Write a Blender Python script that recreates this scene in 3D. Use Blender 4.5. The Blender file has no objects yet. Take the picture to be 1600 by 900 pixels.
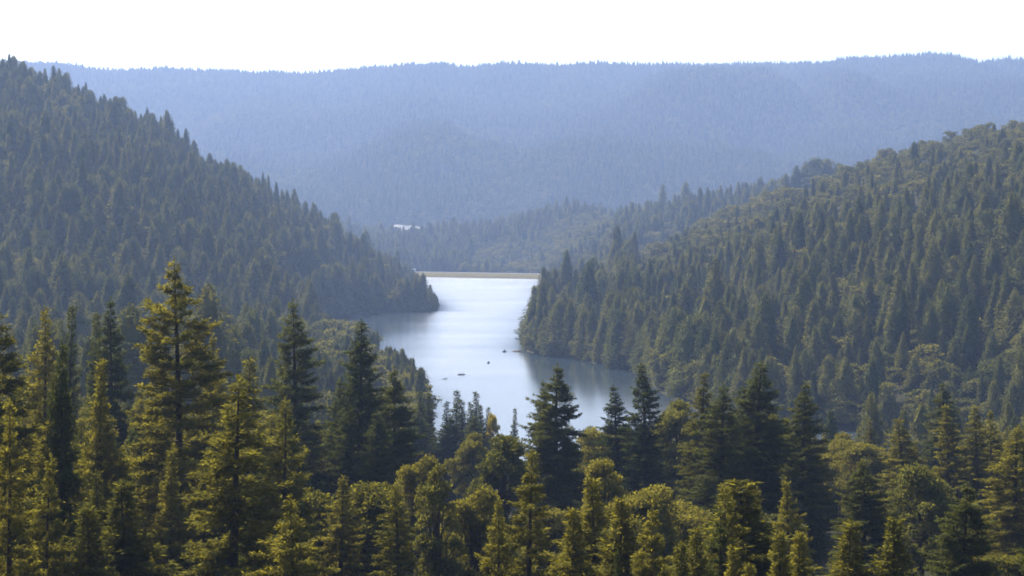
import bpy, math, random
import numpy as np
from math import radians as R_

# ------------------------------------------------------------------ camera, sky, sun, exposure
scene = bpy.context.scene
F_PX, HOR = 2800.0, 348.0            # focal length in photo pixels, row of the true horizon
cam_d = bpy.data.cameras.new('camera')
cam = bpy.data.objects.new('camera', cam_d)
scene.collection.objects.link(cam)
cam_d.sensor_width = 36.0
cam_d.lens = F_PX / 1600 * 36.0
cam_d.shift_y = -(450 - HOR) / 1600.0
cam_d.clip_start, cam_d.clip_end = 0.5, 30000
cam.location = (0, 0, 0)
cam.rotation_euler = (R_(90), 0, 0)
scene.camera = cam

SUN_AZ, SUN_EL = -44.0, 47.0         # degrees: left of the view direction, above the horizon
world = bpy.data.worlds.new('World')
scene.world = world
world.use_nodes = True
wn, wl = world.node_tree.nodes, world.node_tree.links
bg = wn['Background']
sky = wn.new('ShaderNodeTexSky')
sky.sky_type = 'NISHITA'
sky.sun_disc = False
sky.sun_elevation = R_(SUN_EL)
sky.sun_rotation = R_(SUN_AZ)
sky.altitude = 300
sky.dust_density = 4.0
sky.ozone_density = 0.3
wl.new(sky.outputs[0], bg.inputs['Color'])
bg.inputs['Strength'].default_value = 0.10

sun_d = bpy.data.lights.new('sun', 'SUN')
sun_d.energy = 5.0
sun_d.angle = R_(0.5)
sun_d.color = (1.0, 0.94, 0.84)
sun = bpy.data.objects.new('sun', sun_d)
scene.collection.objects.link(sun)
sun.rotation_euler = (R_(90 - SUN_EL), 0, R_(180 - SUN_AZ))   # light travels away from the sun

vs = scene.view_settings
vs.view_transform = 'Standard'
vs.look = 'None'
vs.gamma = 1.0
vs.exposure = 1.55
scene.render.engine = 'CYCLES'
cy = scene.cycles
cy.max_bounces = 5
cy.diffuse_bounces = 2
cy.glossy_bounces = 2
cy.transmission_bounces = 2
cy.transparent_max_bounces = 8
cy.volume_bounces = 0
cy.use_denoising = True
cy.use_adaptive_sampling = True
cy.adaptive_threshold = 0.015
cy.filter_width = 1.7

HAZE_DENSITY = 0.000086
HAZE_COLOR = (0.42, 0.595, 1.0)

# ------------------------------------------------------------------ helpers
C = scene.collection
WATER = -72.0

def tag(o, label=None, cat=None, group=None, kind=None):
    if label: o['label'] = label
    if cat: o['category'] = cat
    if group: o['group'] = group
    if kind: o['kind'] = kind
    return o

def empty(name, loc, rotz=0.0):
    o = bpy.data.objects.new(name, None)
    o.empty_display_size = 0.5
    C.objects.link(o)
    o.location = loc
    o.rotation_euler = (0, 0, rotz)
    return o

def mesh_from(name, verts, quads=None, tris=None, mats=(), qmat=None, tmat=None, tint=None, smooth=False):
    verts = np.asarray(verts, np.float32).reshape(-1, 3)
    quads = np.zeros((0, 4), np.int32) if quads is None or len(quads) == 0 else np.asarray(quads, np.int32)
    tris = np.zeros((0, 3), np.int32) if tris is None or len(tris) == 0 else np.asarray(tris, np.int32)
    me = bpy.data.meshes.new(name)
    nq, nt = len(quads), len(tris)
    me.vertices.add(len(verts))
    me.vertices.foreach_set('co', verts.ravel())
    me.loops.add(nq * 4 + nt * 3)
    me.loops.foreach_set('vertex_index', np.concatenate([quads.ravel(), tris.ravel()]).astype(np.int32))
    me.polygons.add(nq + nt)
    me.polygons.foreach_set('loop_start', np.concatenate([np.arange(nq) * 4, nq * 4 + np.arange(nt) * 3]).astype(np.int32))
    mi = np.concatenate([np.zeros(nq, np.int32) if qmat is None else qmat, np.zeros(nt, np.int32) if tmat is None else tmat])
    me.polygons.foreach_set('material_index', mi.astype(np.int32))
    if smooth:
        me.polygons.foreach_set('use_smooth', np.ones(nq + nt, bool))
    for m in mats:
        me.materials.append(m)
    if tint is not None:
        a = me.attributes.new('tint', 'FLOAT', 'POINT')
        a.data.foreach_set('value', np.asarray(tint, np.float32))
    me.update(calc_edges=True)
    return me

def link(name, me, parent=None, loc=(0, 0, 0)):
    o = bpy.data.objects.new(name, me)
    C.objects.link(o)
    o.location = loc
    if parent: o.parent = parent
    return o

class MB:
    """collects boxes, lofts and tubes of one part"""
    def __init__(s): s.v, s.q, s.t, s.n = [], [], [], 0
    def add(s, v, q=(), t=()):
        v = np.asarray(v, float).reshape(-1, 3)
        s.v.append(v)
        if len(q): s.q.append(np.asarray(q, int) + s.n)
        if len(t): s.t.append(np.asarray(t, int) + s.n)
        s.n += len(v)
    def box(s, x0, x1, y0, y1, z0, z1):
        s.add([(x0,y0,z0),(x1,y0,z0),(x1,y1,z0),(x0,y1,z0),(x0,y0,z1),(x1,y0,z1),(x1,y1,z1),(x0,y1,z1)],
              [(3,2,1,0),(4,5,6,7),(0,1,5,4),(1,2,6,5),(2,3,7,6),(3,0,4,7)])
    def loft(s, rings, closed=True, caps=True):
        n = len(rings[0])
        v = np.array(rings, float).reshape(-1, 3)
        q = []
        for i in range(len(rings) - 1):
            for j in range(n if closed else n - 1):
                k = (j + 1) % n
                q.append((i*n+j, i*n+k, (i+1)*n+k, (i+1)*n+j))
        t = []
        if caps and closed:
            for j in range(1, n - 1):
                t.append((0, j + 1, j)); b = (len(rings) - 1) * n; t.append((b, b + j, b + j + 1))
        s.add(v, q, t)
    def tube(s, pts, rad, n=7):
        pts = np.asarray(pts, float)
        rad = np.broadcast_to(np.asarray(rad, float), (len(pts),))
        rings = []
        for i, p in enumerate(pts):
            d = pts[min(i + 1, len(pts) - 1)] - pts[max(i - 1, 0)]
            d = d / (np.linalg.norm(d) + 1e-9)
            a = np.cross(d, (0, 0, 1.0) if abs(d[2]) < 0.9 else (1.0, 0, 0)); a /= np.linalg.norm(a)
            b = np.cross(d, a)
            th = np.linspace(0, 2 * math.pi, n, endpoint=False)
            rings.append([p + rad[i] * (math.cos(x) * a + math.sin(x) * b) for x in th])
        s.loft(rings)
    def mesh(s, name, mat, smooth=False):
        return mesh_from(name, np.concatenate(s.v), np.concatenate(s.q) if s.q else None,
                         np.concatenate(s.t) if s.t else None, (mat,), smooth=smooth)
    def build(s, name, mat, parent=None, smooth=False):
        return link(name, s.mesh(name, mat, smooth), parent)

def water_pt(px, py):
    Y = -WATER * F_PX / (py - HOR)
    return ((px - 800) / F_PX * Y, Y)

# ------------------------------------------------------------------ materials
def new_mat(name):
    m = bpy.data.materials.new(name)
    m.use_nodes = True
    n = m.node_tree.nodes
    n.clear()
    out = n.new('ShaderNodeOutputMaterial')
    return m, n, m.node_tree.links, out

def foliage_mat(name, stops, trans=0.35, trans_col=(1.60, 1.44, 0.60)):
    """diffuse + light coming through the leaves; every tree picks its own hue, every twig its own tint"""
    m, n, l, out = new_mat(name)
    oi = n.new('ShaderNodeObjectInfo')
    ramp = n.new('ShaderNodeValToRGB')
    ramp.color_ramp.interpolation = 'LINEAR'
    el = ramp.color_ramp.elements
    for i, c in enumerate(stops):
        p = i / max(1, len(stops) - 1)
        e = el[i] if i < 2 else el.new(p)
        e.position = p
        e.color = (*c, 1)
    l.new(oi.outputs['Random'], ramp.inputs[0])
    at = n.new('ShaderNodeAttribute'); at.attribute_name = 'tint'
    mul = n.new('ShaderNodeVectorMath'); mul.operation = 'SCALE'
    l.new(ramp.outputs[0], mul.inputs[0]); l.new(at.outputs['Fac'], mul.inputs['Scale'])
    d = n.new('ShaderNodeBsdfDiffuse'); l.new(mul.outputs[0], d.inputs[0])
    tc = n.new('ShaderNodeVectorMath'); tc.operation = 'MULTIPLY'
    tc.inputs[1].default_value = trans_col
    l.new(mul.outputs[0], tc.inputs[0])
    t = n.new('ShaderNodeBsdfTranslucent'); l.new(tc.outputs[0], t.inputs[0])
    mx = n.new('ShaderNodeMixShader'); mx.inputs[0].default_value = trans
    l.new(d.outputs[0], mx.inputs[1]); l.new(t.outputs[0], mx.inputs[2])
    l.new(mx.outputs[0], out.inputs[0])
    return m

def noise_mat(name, c0, c1, scale=3.0, rough=0.9, stretch=(1, 1, 1), bump=0.0):
    m, n, l, out = new_mat(name)
    tc = n.new('ShaderNodeTexCoord')
    mp = n.new('ShaderNodeMapping'); mp.inputs['Scale'].default_value = stretch
    l.new(tc.outputs['Object'], mp.inputs[0])
    nz = n.new('ShaderNodeTexNoise'); nz.inputs['Scale'].default_value = scale; nz.inputs['Detail'].default_value = 5
    l.new(mp.outputs[0], nz.inputs['Vector'])
    r = n.new('ShaderNodeValToRGB')
    r.color_ramp.elements[0].position, r.color_ramp.elements[1].position = 0.3, 0.7
    r.color_ramp.elements[0].color = (*c0, 1); r.color_ramp.elements[1].color = (*c1, 1)
    l.new(nz.outputs['Fac'], r.inputs[0])
    b = n.new('ShaderNodeBsdfPrincipled')
    b.inputs['Roughness'].default_value = rough
    if rough > 0.8: b.inputs['Specular IOR Level'].default_value = 0.05
    l.new(r.outputs[0], b.inputs['Base Color'])
    if bump:
        bm = n.new('ShaderNodeBump'); bm.inputs['Strength'].default_value = bump
        l.new(nz.outputs['Fac'], bm.inputs['Height']); l.new(bm.outputs[0], b.inputs['Normal'])
    l.new(b.outputs[0], out.inputs[0])
    return m

M = {}
M['redwood'] = foliage_mat('redwood_foliage', [(0.062, 0.064, 0.017), (0.118, 0.110, 0.025), (0.088, 0.086, 0.021)], 0.52)
M['fir'] = foliage_mat('fir_foliage', [(0.030, 0.037, 0.013), (0.062, 0.065, 0.019), (0.044, 0.050, 0.017)], 0.40, (1.4, 1.4, 0.6))
M['leaf'] = foliage_mat('broadleaf_foliage', [(0.050, 0.056, 0.016), (0.110, 0.102, 0.024), (0.070, 0.074, 0.027)], 0.46)
M['yellow_leaf'] = foliage_mat('yellow_foliage', [(0.19, 0.165, 0.03), (0.21, 0.18, 0.035)], 0.45)
M['hill_conifer'] = foliage_mat('hill_conifer_foliage', [(0.036, 0.045, 0.016), (0.096, 0.092, 0.028), (0.056, 0.062, 0.020)], 0.34, (1.5, 1.4, 0.6))
M['hill_leaf'] = foliage_mat('hill_broadleaf_foliage', [(0.045, 0.052, 0.017), (0.108, 0.102, 0.029), (0.068, 0.072, 0.023)], 0.34)
M['far'] = foliage_mat('far_foliage', [(0.022, 0.030, 0.014), (0.080, 0.076, 0.034), (0.042, 0.048, 0.022)], 0.28)
M['bark'] = noise_mat('bark', (0.022, 0.016, 0.011), (0.055, 0.040, 0.028), 2.5, 0.95, (6, 6, 0.6), 0.4)
M['ground'] = noise_mat('forest_floor', (0.012, 0.013, 0.007), (0.030, 0.027, 0.014), 0.05, 1.0)
M['dam'] = noise_mat('dam_grass', (0.056, 0.047, 0.013), (0.095, 0.077, 0.024), 0.35, 0.95)
M['road'] = noise_mat('pale_gravel', (0.26, 0.25, 0.22), (0.36, 0.34, 0.30), 1.5, 0.9)
M['concrete'] = noise_mat('concrete', (0.42, 0.42, 0.40), (0.58, 0.57, 0.54), 2.0, 0.85)
M['white_paint'] = noise_mat('white_paint', (0.72, 0.73, 0.74), (0.82, 0.82, 0.81), 3.0, 0.5)
M['dark_glass'] = noise_mat('dark_glass', (0.02, 0.025, 0.03), (0.03, 0.035, 0.045), 1.0, 0.12)
M['quarry'] = noise_mat('quarry_sand', (0.10, 0.097, 0.09), (0.19, 0.185, 0.17), 0.06, 0.95)
M['rock'] = noise_mat('shore_rock', (0.10, 0.085, 0.055), (0.24, 0.19, 0.12), 1.2, 0.9, bump=0.5)
M['hull_dark'] = noise_mat('dark_hull_paint', (0.055, 0.07, 0.09), (0.09, 0.105, 0.125), 3.0, 0.4)
M['hull_grey'] = noise_mat('aluminium_hull', (0.16, 0.18, 0.20), (0.24, 0.26, 0.28), 3.0, 0.4)
M['hull_teal'] = noise_mat('teal_hull', (0.05, 0.13, 0.15), (0.07, 0.17, 0.19), 3.0, 0.35)
M['skin'] = noise_mat('skin', (0.42, 0.26, 0.18), (0.50, 0.32, 0.23), 6.0, 0.6)
M['jacket'] = noise_mat('dark_jacket', (0.03, 0.04, 0.07), (0.05, 0.06, 0.09), 8.0, 0.9)
M['vest'] = noise_mat('red_vest', (0.32, 0.06, 0.04), (0.40, 0.09, 0.05), 8.0, 0.8)
M['hair'] = noise_mat('dark_hair', (0.02, 0.015, 0.01), (0.04, 0.03, 0.02), 20.0, 0.7)
M['motor'] = noise_mat('motor_black', (0.02, 0.02, 0.022), (0.035, 0.035, 0.04), 5.0, 0.4)
M['wood'] = noise_mat('paddle_wood', (0.25, 0.16, 0.08), (0.34, 0.23, 0.12), 5.0, 0.6)

def water_mat():
    m, n, l, out = new_mat('lake_water')
    tc = n.new('ShaderNodeTexCoord')
    mp = n.new('ShaderNodeMapping'); mp.inputs['Scale'].default_value = (0.0022, 0.006, 0.0)
    mp.inputs['Rotation'].default_value = (0, 0, 0.15)
    l.new(tc.outputs['Object'], mp.inputs[0])
    nz = n.new('ShaderNodeTexNoise'); nz.inputs['Scale'].default_value = 3.0; nz.inputs['Detail'].default_value = 2
    l.new(mp.outputs[0], nz.inputs['Vector'])
    rr = n.new('ShaderNodeMapRange')
    rr.inputs['From Min'].default_value = 0.35; rr.inputs['From Max'].default_value = 0.65
    rr.inputs['To Min'].default_value = 0.215; rr.inputs['To Max'].default_value = 0.235
    l.new(nz.outputs['Fac'], rr.inputs['Value'])
    wv = n.new('ShaderNodeTexNoise'); wv.inputs['Scale'].default_value = 0.35; wv.inputs['Detail'].default_value = 3
    l.new(tc.outputs['Object'], wv.inputs['Vector'])
    bp = n.new('ShaderNodeBump'); bp.inputs['Strength'].default_value = 0.03; bp.inputs['Distance'].default_value = 0.15
    l.new(wv.outputs['Fac'], bp.inputs['Height'])
    deep = n.new('ShaderNodeBsdfDiffuse'); deep.inputs[0].default_value = (0.016, 0.026, 0.034, 1)
    gl = n.new('ShaderNodeBsdfGlossy'); gl.inputs['Color'].default_value = (1, 1, 1, 1)
    ca = n.new('ShaderNodeAttribute'); ca.attribute_name = 'calm'
    cm = n.new('ShaderNodeMapRange'); cm.inputs['To Min'].default_value = 1.0; cm.inputs['To Max'].default_value = 0.36
    l.new(ca.outputs['Fac'], cm.inputs['Value'])
    ml = n.new('ShaderNodeMath'); ml.operation = 'MULTIPLY'
    l.new(rr.outputs[0], ml.inputs[0]); l.new(cm.outputs[0], ml.inputs[1])
    l.new(ml.outputs[0], gl.inputs['Roughness']); l.new(bp.outputs[0], gl.inputs['Normal'])
    fr_ = n.new('ShaderNodeFresnel'); fr_.inputs['IOR'].default_value = 1.333
    mx = n.new('ShaderNodeMixShader')
    l.new(fr_.outputs[0], mx.inputs[0]); l.new(deep.outputs[0], mx.inputs[1]); l.new(gl.outputs[0], mx.inputs[2])
    l.new(mx.outputs[0], out.inputs[0])
    return m
M['water'] = water_mat()

# ------------------------------------------------------------------ terrain
LAKE_PX = [(640,432),(652,447),(661,460),(688,477),(685,485),(660,488),(600,487),(545,494),(500,500),(478,514),(500,535),
           (560,560),(620,590),(668,628),(671,662),(690,720),(760,800),(900,810),(1100,790),(1250,770),(1400,740),
           (1600,720),(1900,702),(1990,698),(1900,690),(1600,689),(1450,684),(1320,673),(1200,664),(1090,642),(1030,612),(990,580),
           (900,562),(838,554),(822,549),(829,530),(840,505),(852,480),(858,466),(852,456),(860,440),(858,436)]
LAKE = np.array([water_pt(*p) for p in LAKE_PX])

def lake_sd(x, y):
    """signed distance to the shore, negative on the water"""
    x = np.asarray(x, float); y = np.asarray(y, float)
    best = np.full(x.shape, 1e9)
    inside = np.zeros(x.shape, bool)
    n = len(LAKE)
    for i in range(n):
        ax, ay = LAKE[i]; bx, by = LAKE[(i + 1) % n]
        dx, dy = bx - ax, by - ay
        t = np.clip(((x - ax) * dx + (y - ay) * dy) / (dx*dx + dy*dy), 0, 1)
        best = np.minimum(best, (x - ax - t*dx)**2 + (y - ay - t*dy)**2)
        c = ((ay > y) != (by > y))
        xi = ax + (y - ay) / (dy if abs(dy) > 1e-9 else 1e-9) * dx
        inside ^= c & (x < xi)
    d = np.sqrt(best)
    return np.where(inside, -d, d)

NEAR = [(-60,1.0),(-15,-1.0),(3,-2.2),(30,-12),(60,-25),(90,-34),(120,-39),(200,-45),(300,-53)]
COLS = {
 -400: [(450,-58),(650,-50),(900,0),(1200,70),(1500,135),(1900,135),(2400,40),(2900,-20),(3300,-30)],
 0:   [(450,-60),(650,-66),(800,-60),(1000,-30),(1250,45),(1500,110),(1700,112),(2200,40),(2800,-40),(3300,-60)],
 100: [(450,-61),(675,-67),(825,-61),(1000,-34),(1250,36),(1500,92),(1700,88),(2200,20),(2800,-45),(3300,-60)],
 200: [(450,-62),(700,-68),(850,-62),(1000,-38),(1250,24),(1500,64),(1700,58),(2200,0),(2800,-50),(3300,-60)],
 300: [(450,-62),(700,-68),(880,-66),(1030,-50),(1250,0),(1500,40),(1680,36),(2100,-15),(2700,-52),(3300,-60)],
 400: [(450,-63),(700,-68),(900,-69),(1050,-62),(1250,-28),(1500,8),(1650,6),(2000,-30),(2600,-55),(3300,-60)],
 480: [(450,-63),(700,-67),(900,-69),(1150,-70),(1350,-48),(1550,-12),(1660,-12),(2000,-36),(2500,-56),(2850,-40),(3300,-60)],
 540: [(450,-64),(700,-67),(850,-67),(1000,-70),(1080,-72),(1400,-72),(1480,-58),(1650,-36),(1800,-42),(2300,-62),(2600,-60),(2850,-32),(3100,-40),(3300,-60)],
 600: [(450,-66),(700,-69),(800,-71),(1000,-73),(1430,-73),(1530,-64),(1700,-54),(1850,-56),(2300,-64),(2560,-62),(2850,-38),(3100,-46),(3300,-60)],
 640: [(500,-68),(700,-71),(760,-73),(1560,-73),(1680,-68),(1900,-67),(2400,-69),(2560,-68),(2850,-38),(3050,-46),(3300,-60)],
 700: [(500,-73),(2400,-74),(2560,-72),(2640,-60),(2850,-32),(3050,-44),(3400,-60)],
 780: [(500,-73),(2300,-74),(2500,-72),(2620,-55),(2850,-16),(3050,-28),(3400,-60)],
 845: [(500,-73),(1000,-72),(1300,-69),(1700,-68),(2200,-70),(2450,-66),(2600,-45),(2800,0),(3000,-10),(3400,-60)],
 900: [(450,-72),(950,-72),(1100,-67),(1400,-62),(1900,-58),(2200,-52),(2450,-25),(2700,8),(3000,-20),(3400,-60)],
 1000:[(450,-68),(820,-73),(870,-70),(1000,-60),(1250,-48),(1400,-43),(1700,-46),(2000,-32),(2350,12),(2550,5),(3000,-40),(3400,-60)],
 1100:[(460,-69),(670,-73),(720,-70),(850,-64),(1000,-50),(1200,-26),(1450,-10),(1700,-14),(2000,-10),(2300,17),(2550,5),(3000,-40),(3400,-60)],
 1200:[(480,-72),(640,-73),(700,-69),(790,-62),(1000,-38),(1200,-10),(1450,10),(1800,6),(2200,20),(2500,5),(3000,-40),(3400,-60)],
 1300:[(480,-71),(650,-72),(750,-60),(1000,-24),(1250,12),(1480,27),(1750,23),(2200,16),(2500,5),(3000,-40),(3400,-60)],
 1400:[(500,-70),(610,-72),(700,-58),(900,-26),(1100,3),(1300,34),(1500,50),(1750,43),(2300,10),(3000,-40),(3400,-60)],
 1500:[(510,-70),(600,-72),(700,-54),(900,-17),(1100,15),(1300,46),(1500,65),(1780,56),(2300,15),(3000,-35),(3400,-60)],
 1600:[(520,-70),(590,-71),(700,-50),(900,-9),(1100,27),(1300,56),(1500,76),(1800,68),(2300,20),(3000,-30),(3400,-60)],
 2000:[(520,-64),(590,-66),(700,-40),(900,5),(1100,45),(1300,75),(1500,105),(1800,110),(2400,60),(3000,0),(3400,-40)],
}
FAR_TOP = [(-400,96),(0,96),(100,98),(300,103),(480,105),(640,96),(690,93),(790,100),(900,98),(1100,93),(1300,88),(1450,90),(1600,94),(2000,96)]
FOLD_TOP = [(-400,190),(0,190),(300,172),(480,176),(600,168),(700,152),(850,144),(1100,120),(1350,112),(1600,110),(2000,108)]
LOW_TOP = [(-400,300),(0,300),(400,262),(560,250),(700,205),(900,215),(1100,230),(1300,225),(1600,200),(2000,200)]
UG = np.linspace(-420, 2020, 245)
YG = np.concatenate([np.linspace(-60, 300, 46)[:-1], np.geomspace(300, 7400, 240)])

def build_profile():
    keys = sorted(COLS)
    prof = []
    for k in keys:
        ft = np.interp(k, *zip(*FAR_TOP)); fo = np.interp(k, *zip(*FOLD_TOP)); lo = np.interp(k, *zip(*LOW_TOP))
        zf = (HOR - ft) / F_PX * 5600 - 22
        zo = (HOR - fo) / F_PX * 4700 - 20
        zl = (HOR - lo) / F_PX * 4000 - 20
        pts = NEAR + COLS[k] + [(4000, zl), (4250, zl + 8), (4700, zo), (4850, zo + 2), (5600, zf), (5800, zf), (7400, zf - 120)]
        ys, zs = zip(*pts)
        prof.append(np.interp(YG, ys, zs))
    prof = np.array(prof)                       # columns x Y
    Z = np.empty((len(UG), len(YG)))
    for j in range(len(YG)):
        Z[:, j] = np.interp(UG, keys, prof[:, j])
    k1 = np.array([1, 2, 3, 2, 1]) / 9.0
    P = np.pad(Z, ((2, 2), (2, 2)), mode='edge')
    Z = sum(k1[a] * P[a:a + Z.shape[0], 2:-2] for a in range(5))
    P = np.pad(Z, ((0, 0), (1, 1)), mode='edge')
    return (P[:, :-2] + 2 * P[:, 1:-1] + P[:, 2:]) / 4
ZG = build_profile()

def vnoise(x, y, seed=0):
    xi, yi = np.floor(x), np.floor(y)
    fx, fy = x - xi, y - yi
    fx, fy = fx*fx*(3-2*fx), fy*fy*(3-2*fy)
    def h(a, b):
        v = np.sin(a * 127.1 + b * 311.7 + seed * 74.7) * 43758.5453
        return v - np.floor(v)
    return (h(xi, yi)*(1-fx)*(1-fy) + h(xi+1, yi)*fx*(1-fy) + h(xi, yi+1)*(1-fx)*fy + h(xi+1, yi+1)*fx*fy)

def ground_z(x, y, carve=True):
    x = np.atleast_1d(np.asarray(x, float)); y = np.atleast_1d(np.asarray(y, float))
    u = 800 + F_PX * x / np.maximum(y, 60.0)
    a = np.clip((u - UG[0]) / (UG[1] - UG[0]), 0, len(UG) - 1.001)
    b = np.clip(np.interp(y, YG, np.arange(len(YG))), 0, len(YG) - 1.001)
    i, j = a.astype(int), b.astype(int)
    fa, fb = a - i, b - j
    z = ZG[i,j]*(1-fa)*(1-fb) + ZG[i+1,j]*fa*(1-fb) + ZG[i,j+1]*(1-fa)*fb + ZG[i+1,j+1]*fa*fb
    amp = np.clip((y - 250) / 900, 0, 1)
    z = z + amp * (10 * (vnoise(x/90, y/90, 1) - 0.5) + 5 * (vnoise(x/35, y/35, 2) - 0.5))
    far = np.clip((y - 3300) / 900, 0, 1)
    gul = np.abs(vnoise(x/230 + 0.3*vnoise(x/400, y/400, 6), y/700, 3) - 0.5) * 2
    z = z + far * (120 * (gul - 0.5) * np.clip(1 - np.abs(y - 4600)/1300, 0, 1) + 12 * (vnoise(x/110, y/110, 4) - 0.5))
    if carve:
        near = (y > 380) & (y < 2700)
        sd = np.full(z.shape, 1e3)
        if near.any(): sd[near] = lake_sd(x[near], y[near])
        land = np.maximum(z, WATER + 0.2 + np.clip(sd * 0.2, 0, 1.6))
        z = np.where(sd < 0, WATER - 0.3 + np.maximum(sd, -20) * 0.2, np.where(sd < 900, land, z))
        z = np.where((sd > 0) & (sd < 25), np.minimum(z, WATER + 0.3 + sd * 0.45), z)
    return z

def build_ground():
    s = np.concatenate([np.linspace(-0.62, -0.30, 30)[:-1], np.linspace(-0.30, 0.30, 330), np.linspace(0.30, 0.62, 30)[1:]])
    y = np.concatenate([np.linspace(-50, 350, 60)[:-1], np.geomspace(350, 2600, 360)[:-1], np.geomspace(2600, 7300, 200)])
    S, Y = np.meshgrid(s, y)
    X = S * (Y + 90)
    Z = ground_z(X.ravel(), Y.ravel()).reshape(X.shape)
    ny, nx = X.shape
    idx = np.arange(ny * nx).reshape(ny, nx)
    q = np.stack([idx[:-1,:-1], idx[:-1,1:], idx[1:,1:], idx[1:,:-1]], -1).reshape(-1, 4)
    me = mesh_from('ground', np.stack([X, Y, Z], -1).reshape(-1, 3), q, mats=(M['ground'],), smooth=True)
    o = link('ground', me)
    tag(o, kind='structure')
build_ground()

def build_water():
    """one sheet; 'calm' says how sheltered from the wind each spot is (coves and the lee of the shores lie smooth)"""
    xs = np.linspace(-420, 420, 141); ys = np.linspace(400, 2480, 261)
    X, Y = np.meshgrid(xs, ys)
    sd = -lake_sd(X.ravel(), Y.ravel())
    x, y = X.ravel(), Y.ravel()
    cove = np.clip((-x - 45 - 0.03 * (y - 1200)) / 40, 0, 1) * np.clip((1560 - y) / 60, 0, 1) * np.clip((y - 700) / 100, 0, 1)
    bay = np.clip((x - 7) / 5, 0, 1) * np.clip((1040 - y) / 40, 0, 1) * np.clip((y - 640) / 200, 0.15, 1)
    calm = np.maximum(np.maximum(cove, bay), 0.8 * np.exp(-np.maximum(sd, 0) / 9))
    calm = np.clip(calm * (0.8 + 0.4 * vnoise(x / 60, y / 120, 31)), 0, 1)
    idx = np.arange(X.size).reshape(X.shape)
    q = np.stack([idx[:-1,:-1], idx[:-1,1:], idx[1:,1:], idx[1:,:-1]], -1).reshape(-1, 4)
    me = mesh_from('lake_water', np.stack([x, y, np.full(x.shape, WATER)], 1), q, mats=(M['water'],))
    at = me.attributes.new('calm', 'FLOAT', 'POINT'); at.data.foreach_set('value', calm.astype(np.float32))
    tag(link('lake_water', me), kind='structure')
build_water()

# the air: one closed box
hz = MB(); hz.box(-4800, 4800, -120, 7600, -130, 640)
hm, hn, hl, hout = new_mat('haze_air')
pv = hn.new('ShaderNodeVolumePrincipled')
pv.inputs['Color'].default_value = (*HAZE_COLOR, 1)
pv.inputs['Density'].default_value = HAZE_DENSITY
pv.inputs['Anisotropy'].default_value = 0.25
hl.new(pv.outputs[0], hout.inputs['Volume'])
tag(hz.build('haze', hm), kind='stuff')

# ------------------------------------------------------------------ tree generators
UP = np.array([0, 0, 1.0])
def norm(v): return v / (np.linalg.norm(v, axis=-1, keepdims=True) + 1e-9)

def kites(rng, p, d, ln, wd, tilt, nrm=UP):
    """leaf sprays: one kite-shaped quad each, from p along d"""
    n = len(p)
    d = norm(d)
    upr = nrm + rng.normal(0, tilt, (n, 3))
    w = norm(np.cross(d, upr))
    ln = np.asarray(ln).reshape(-1, 1); wd = np.asarray(wd).reshape(-1, 1)
    nn = np.cross(w, d)
    m = p + d * ln * 0.45 + nn * ln * rng.normal(0, 0.08, (n, 1))
    v = np.stack([p, m + w * wd * 0.5, p + d * ln, m - w * wd * 0.5], 1)
    return v.reshape(-1, 3)

def trunk_mesh(rng, H, r0, sides=8, rings=14, sway=0.012, top=0.985):
    b = MB()
    ph = rng.uniform(0, 6.28)
    pts, rad = [], []
    for i in range(rings):
        t = i / (rings - 1)
        z = t * H * top
        pts.append((sway * H * math.sin(t * 3 + ph) * t, sway * H * math.cos(t * 2.3 + ph) * t, z - (0.8 if i == 0 else 0)))
        rad.append(max(0.02, r0 * (1 - t) ** 0.8 * (1.35 if i == 0 else 1)))
    b.tube(pts, rad, sides)
    return b, np.array(pts)

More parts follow.
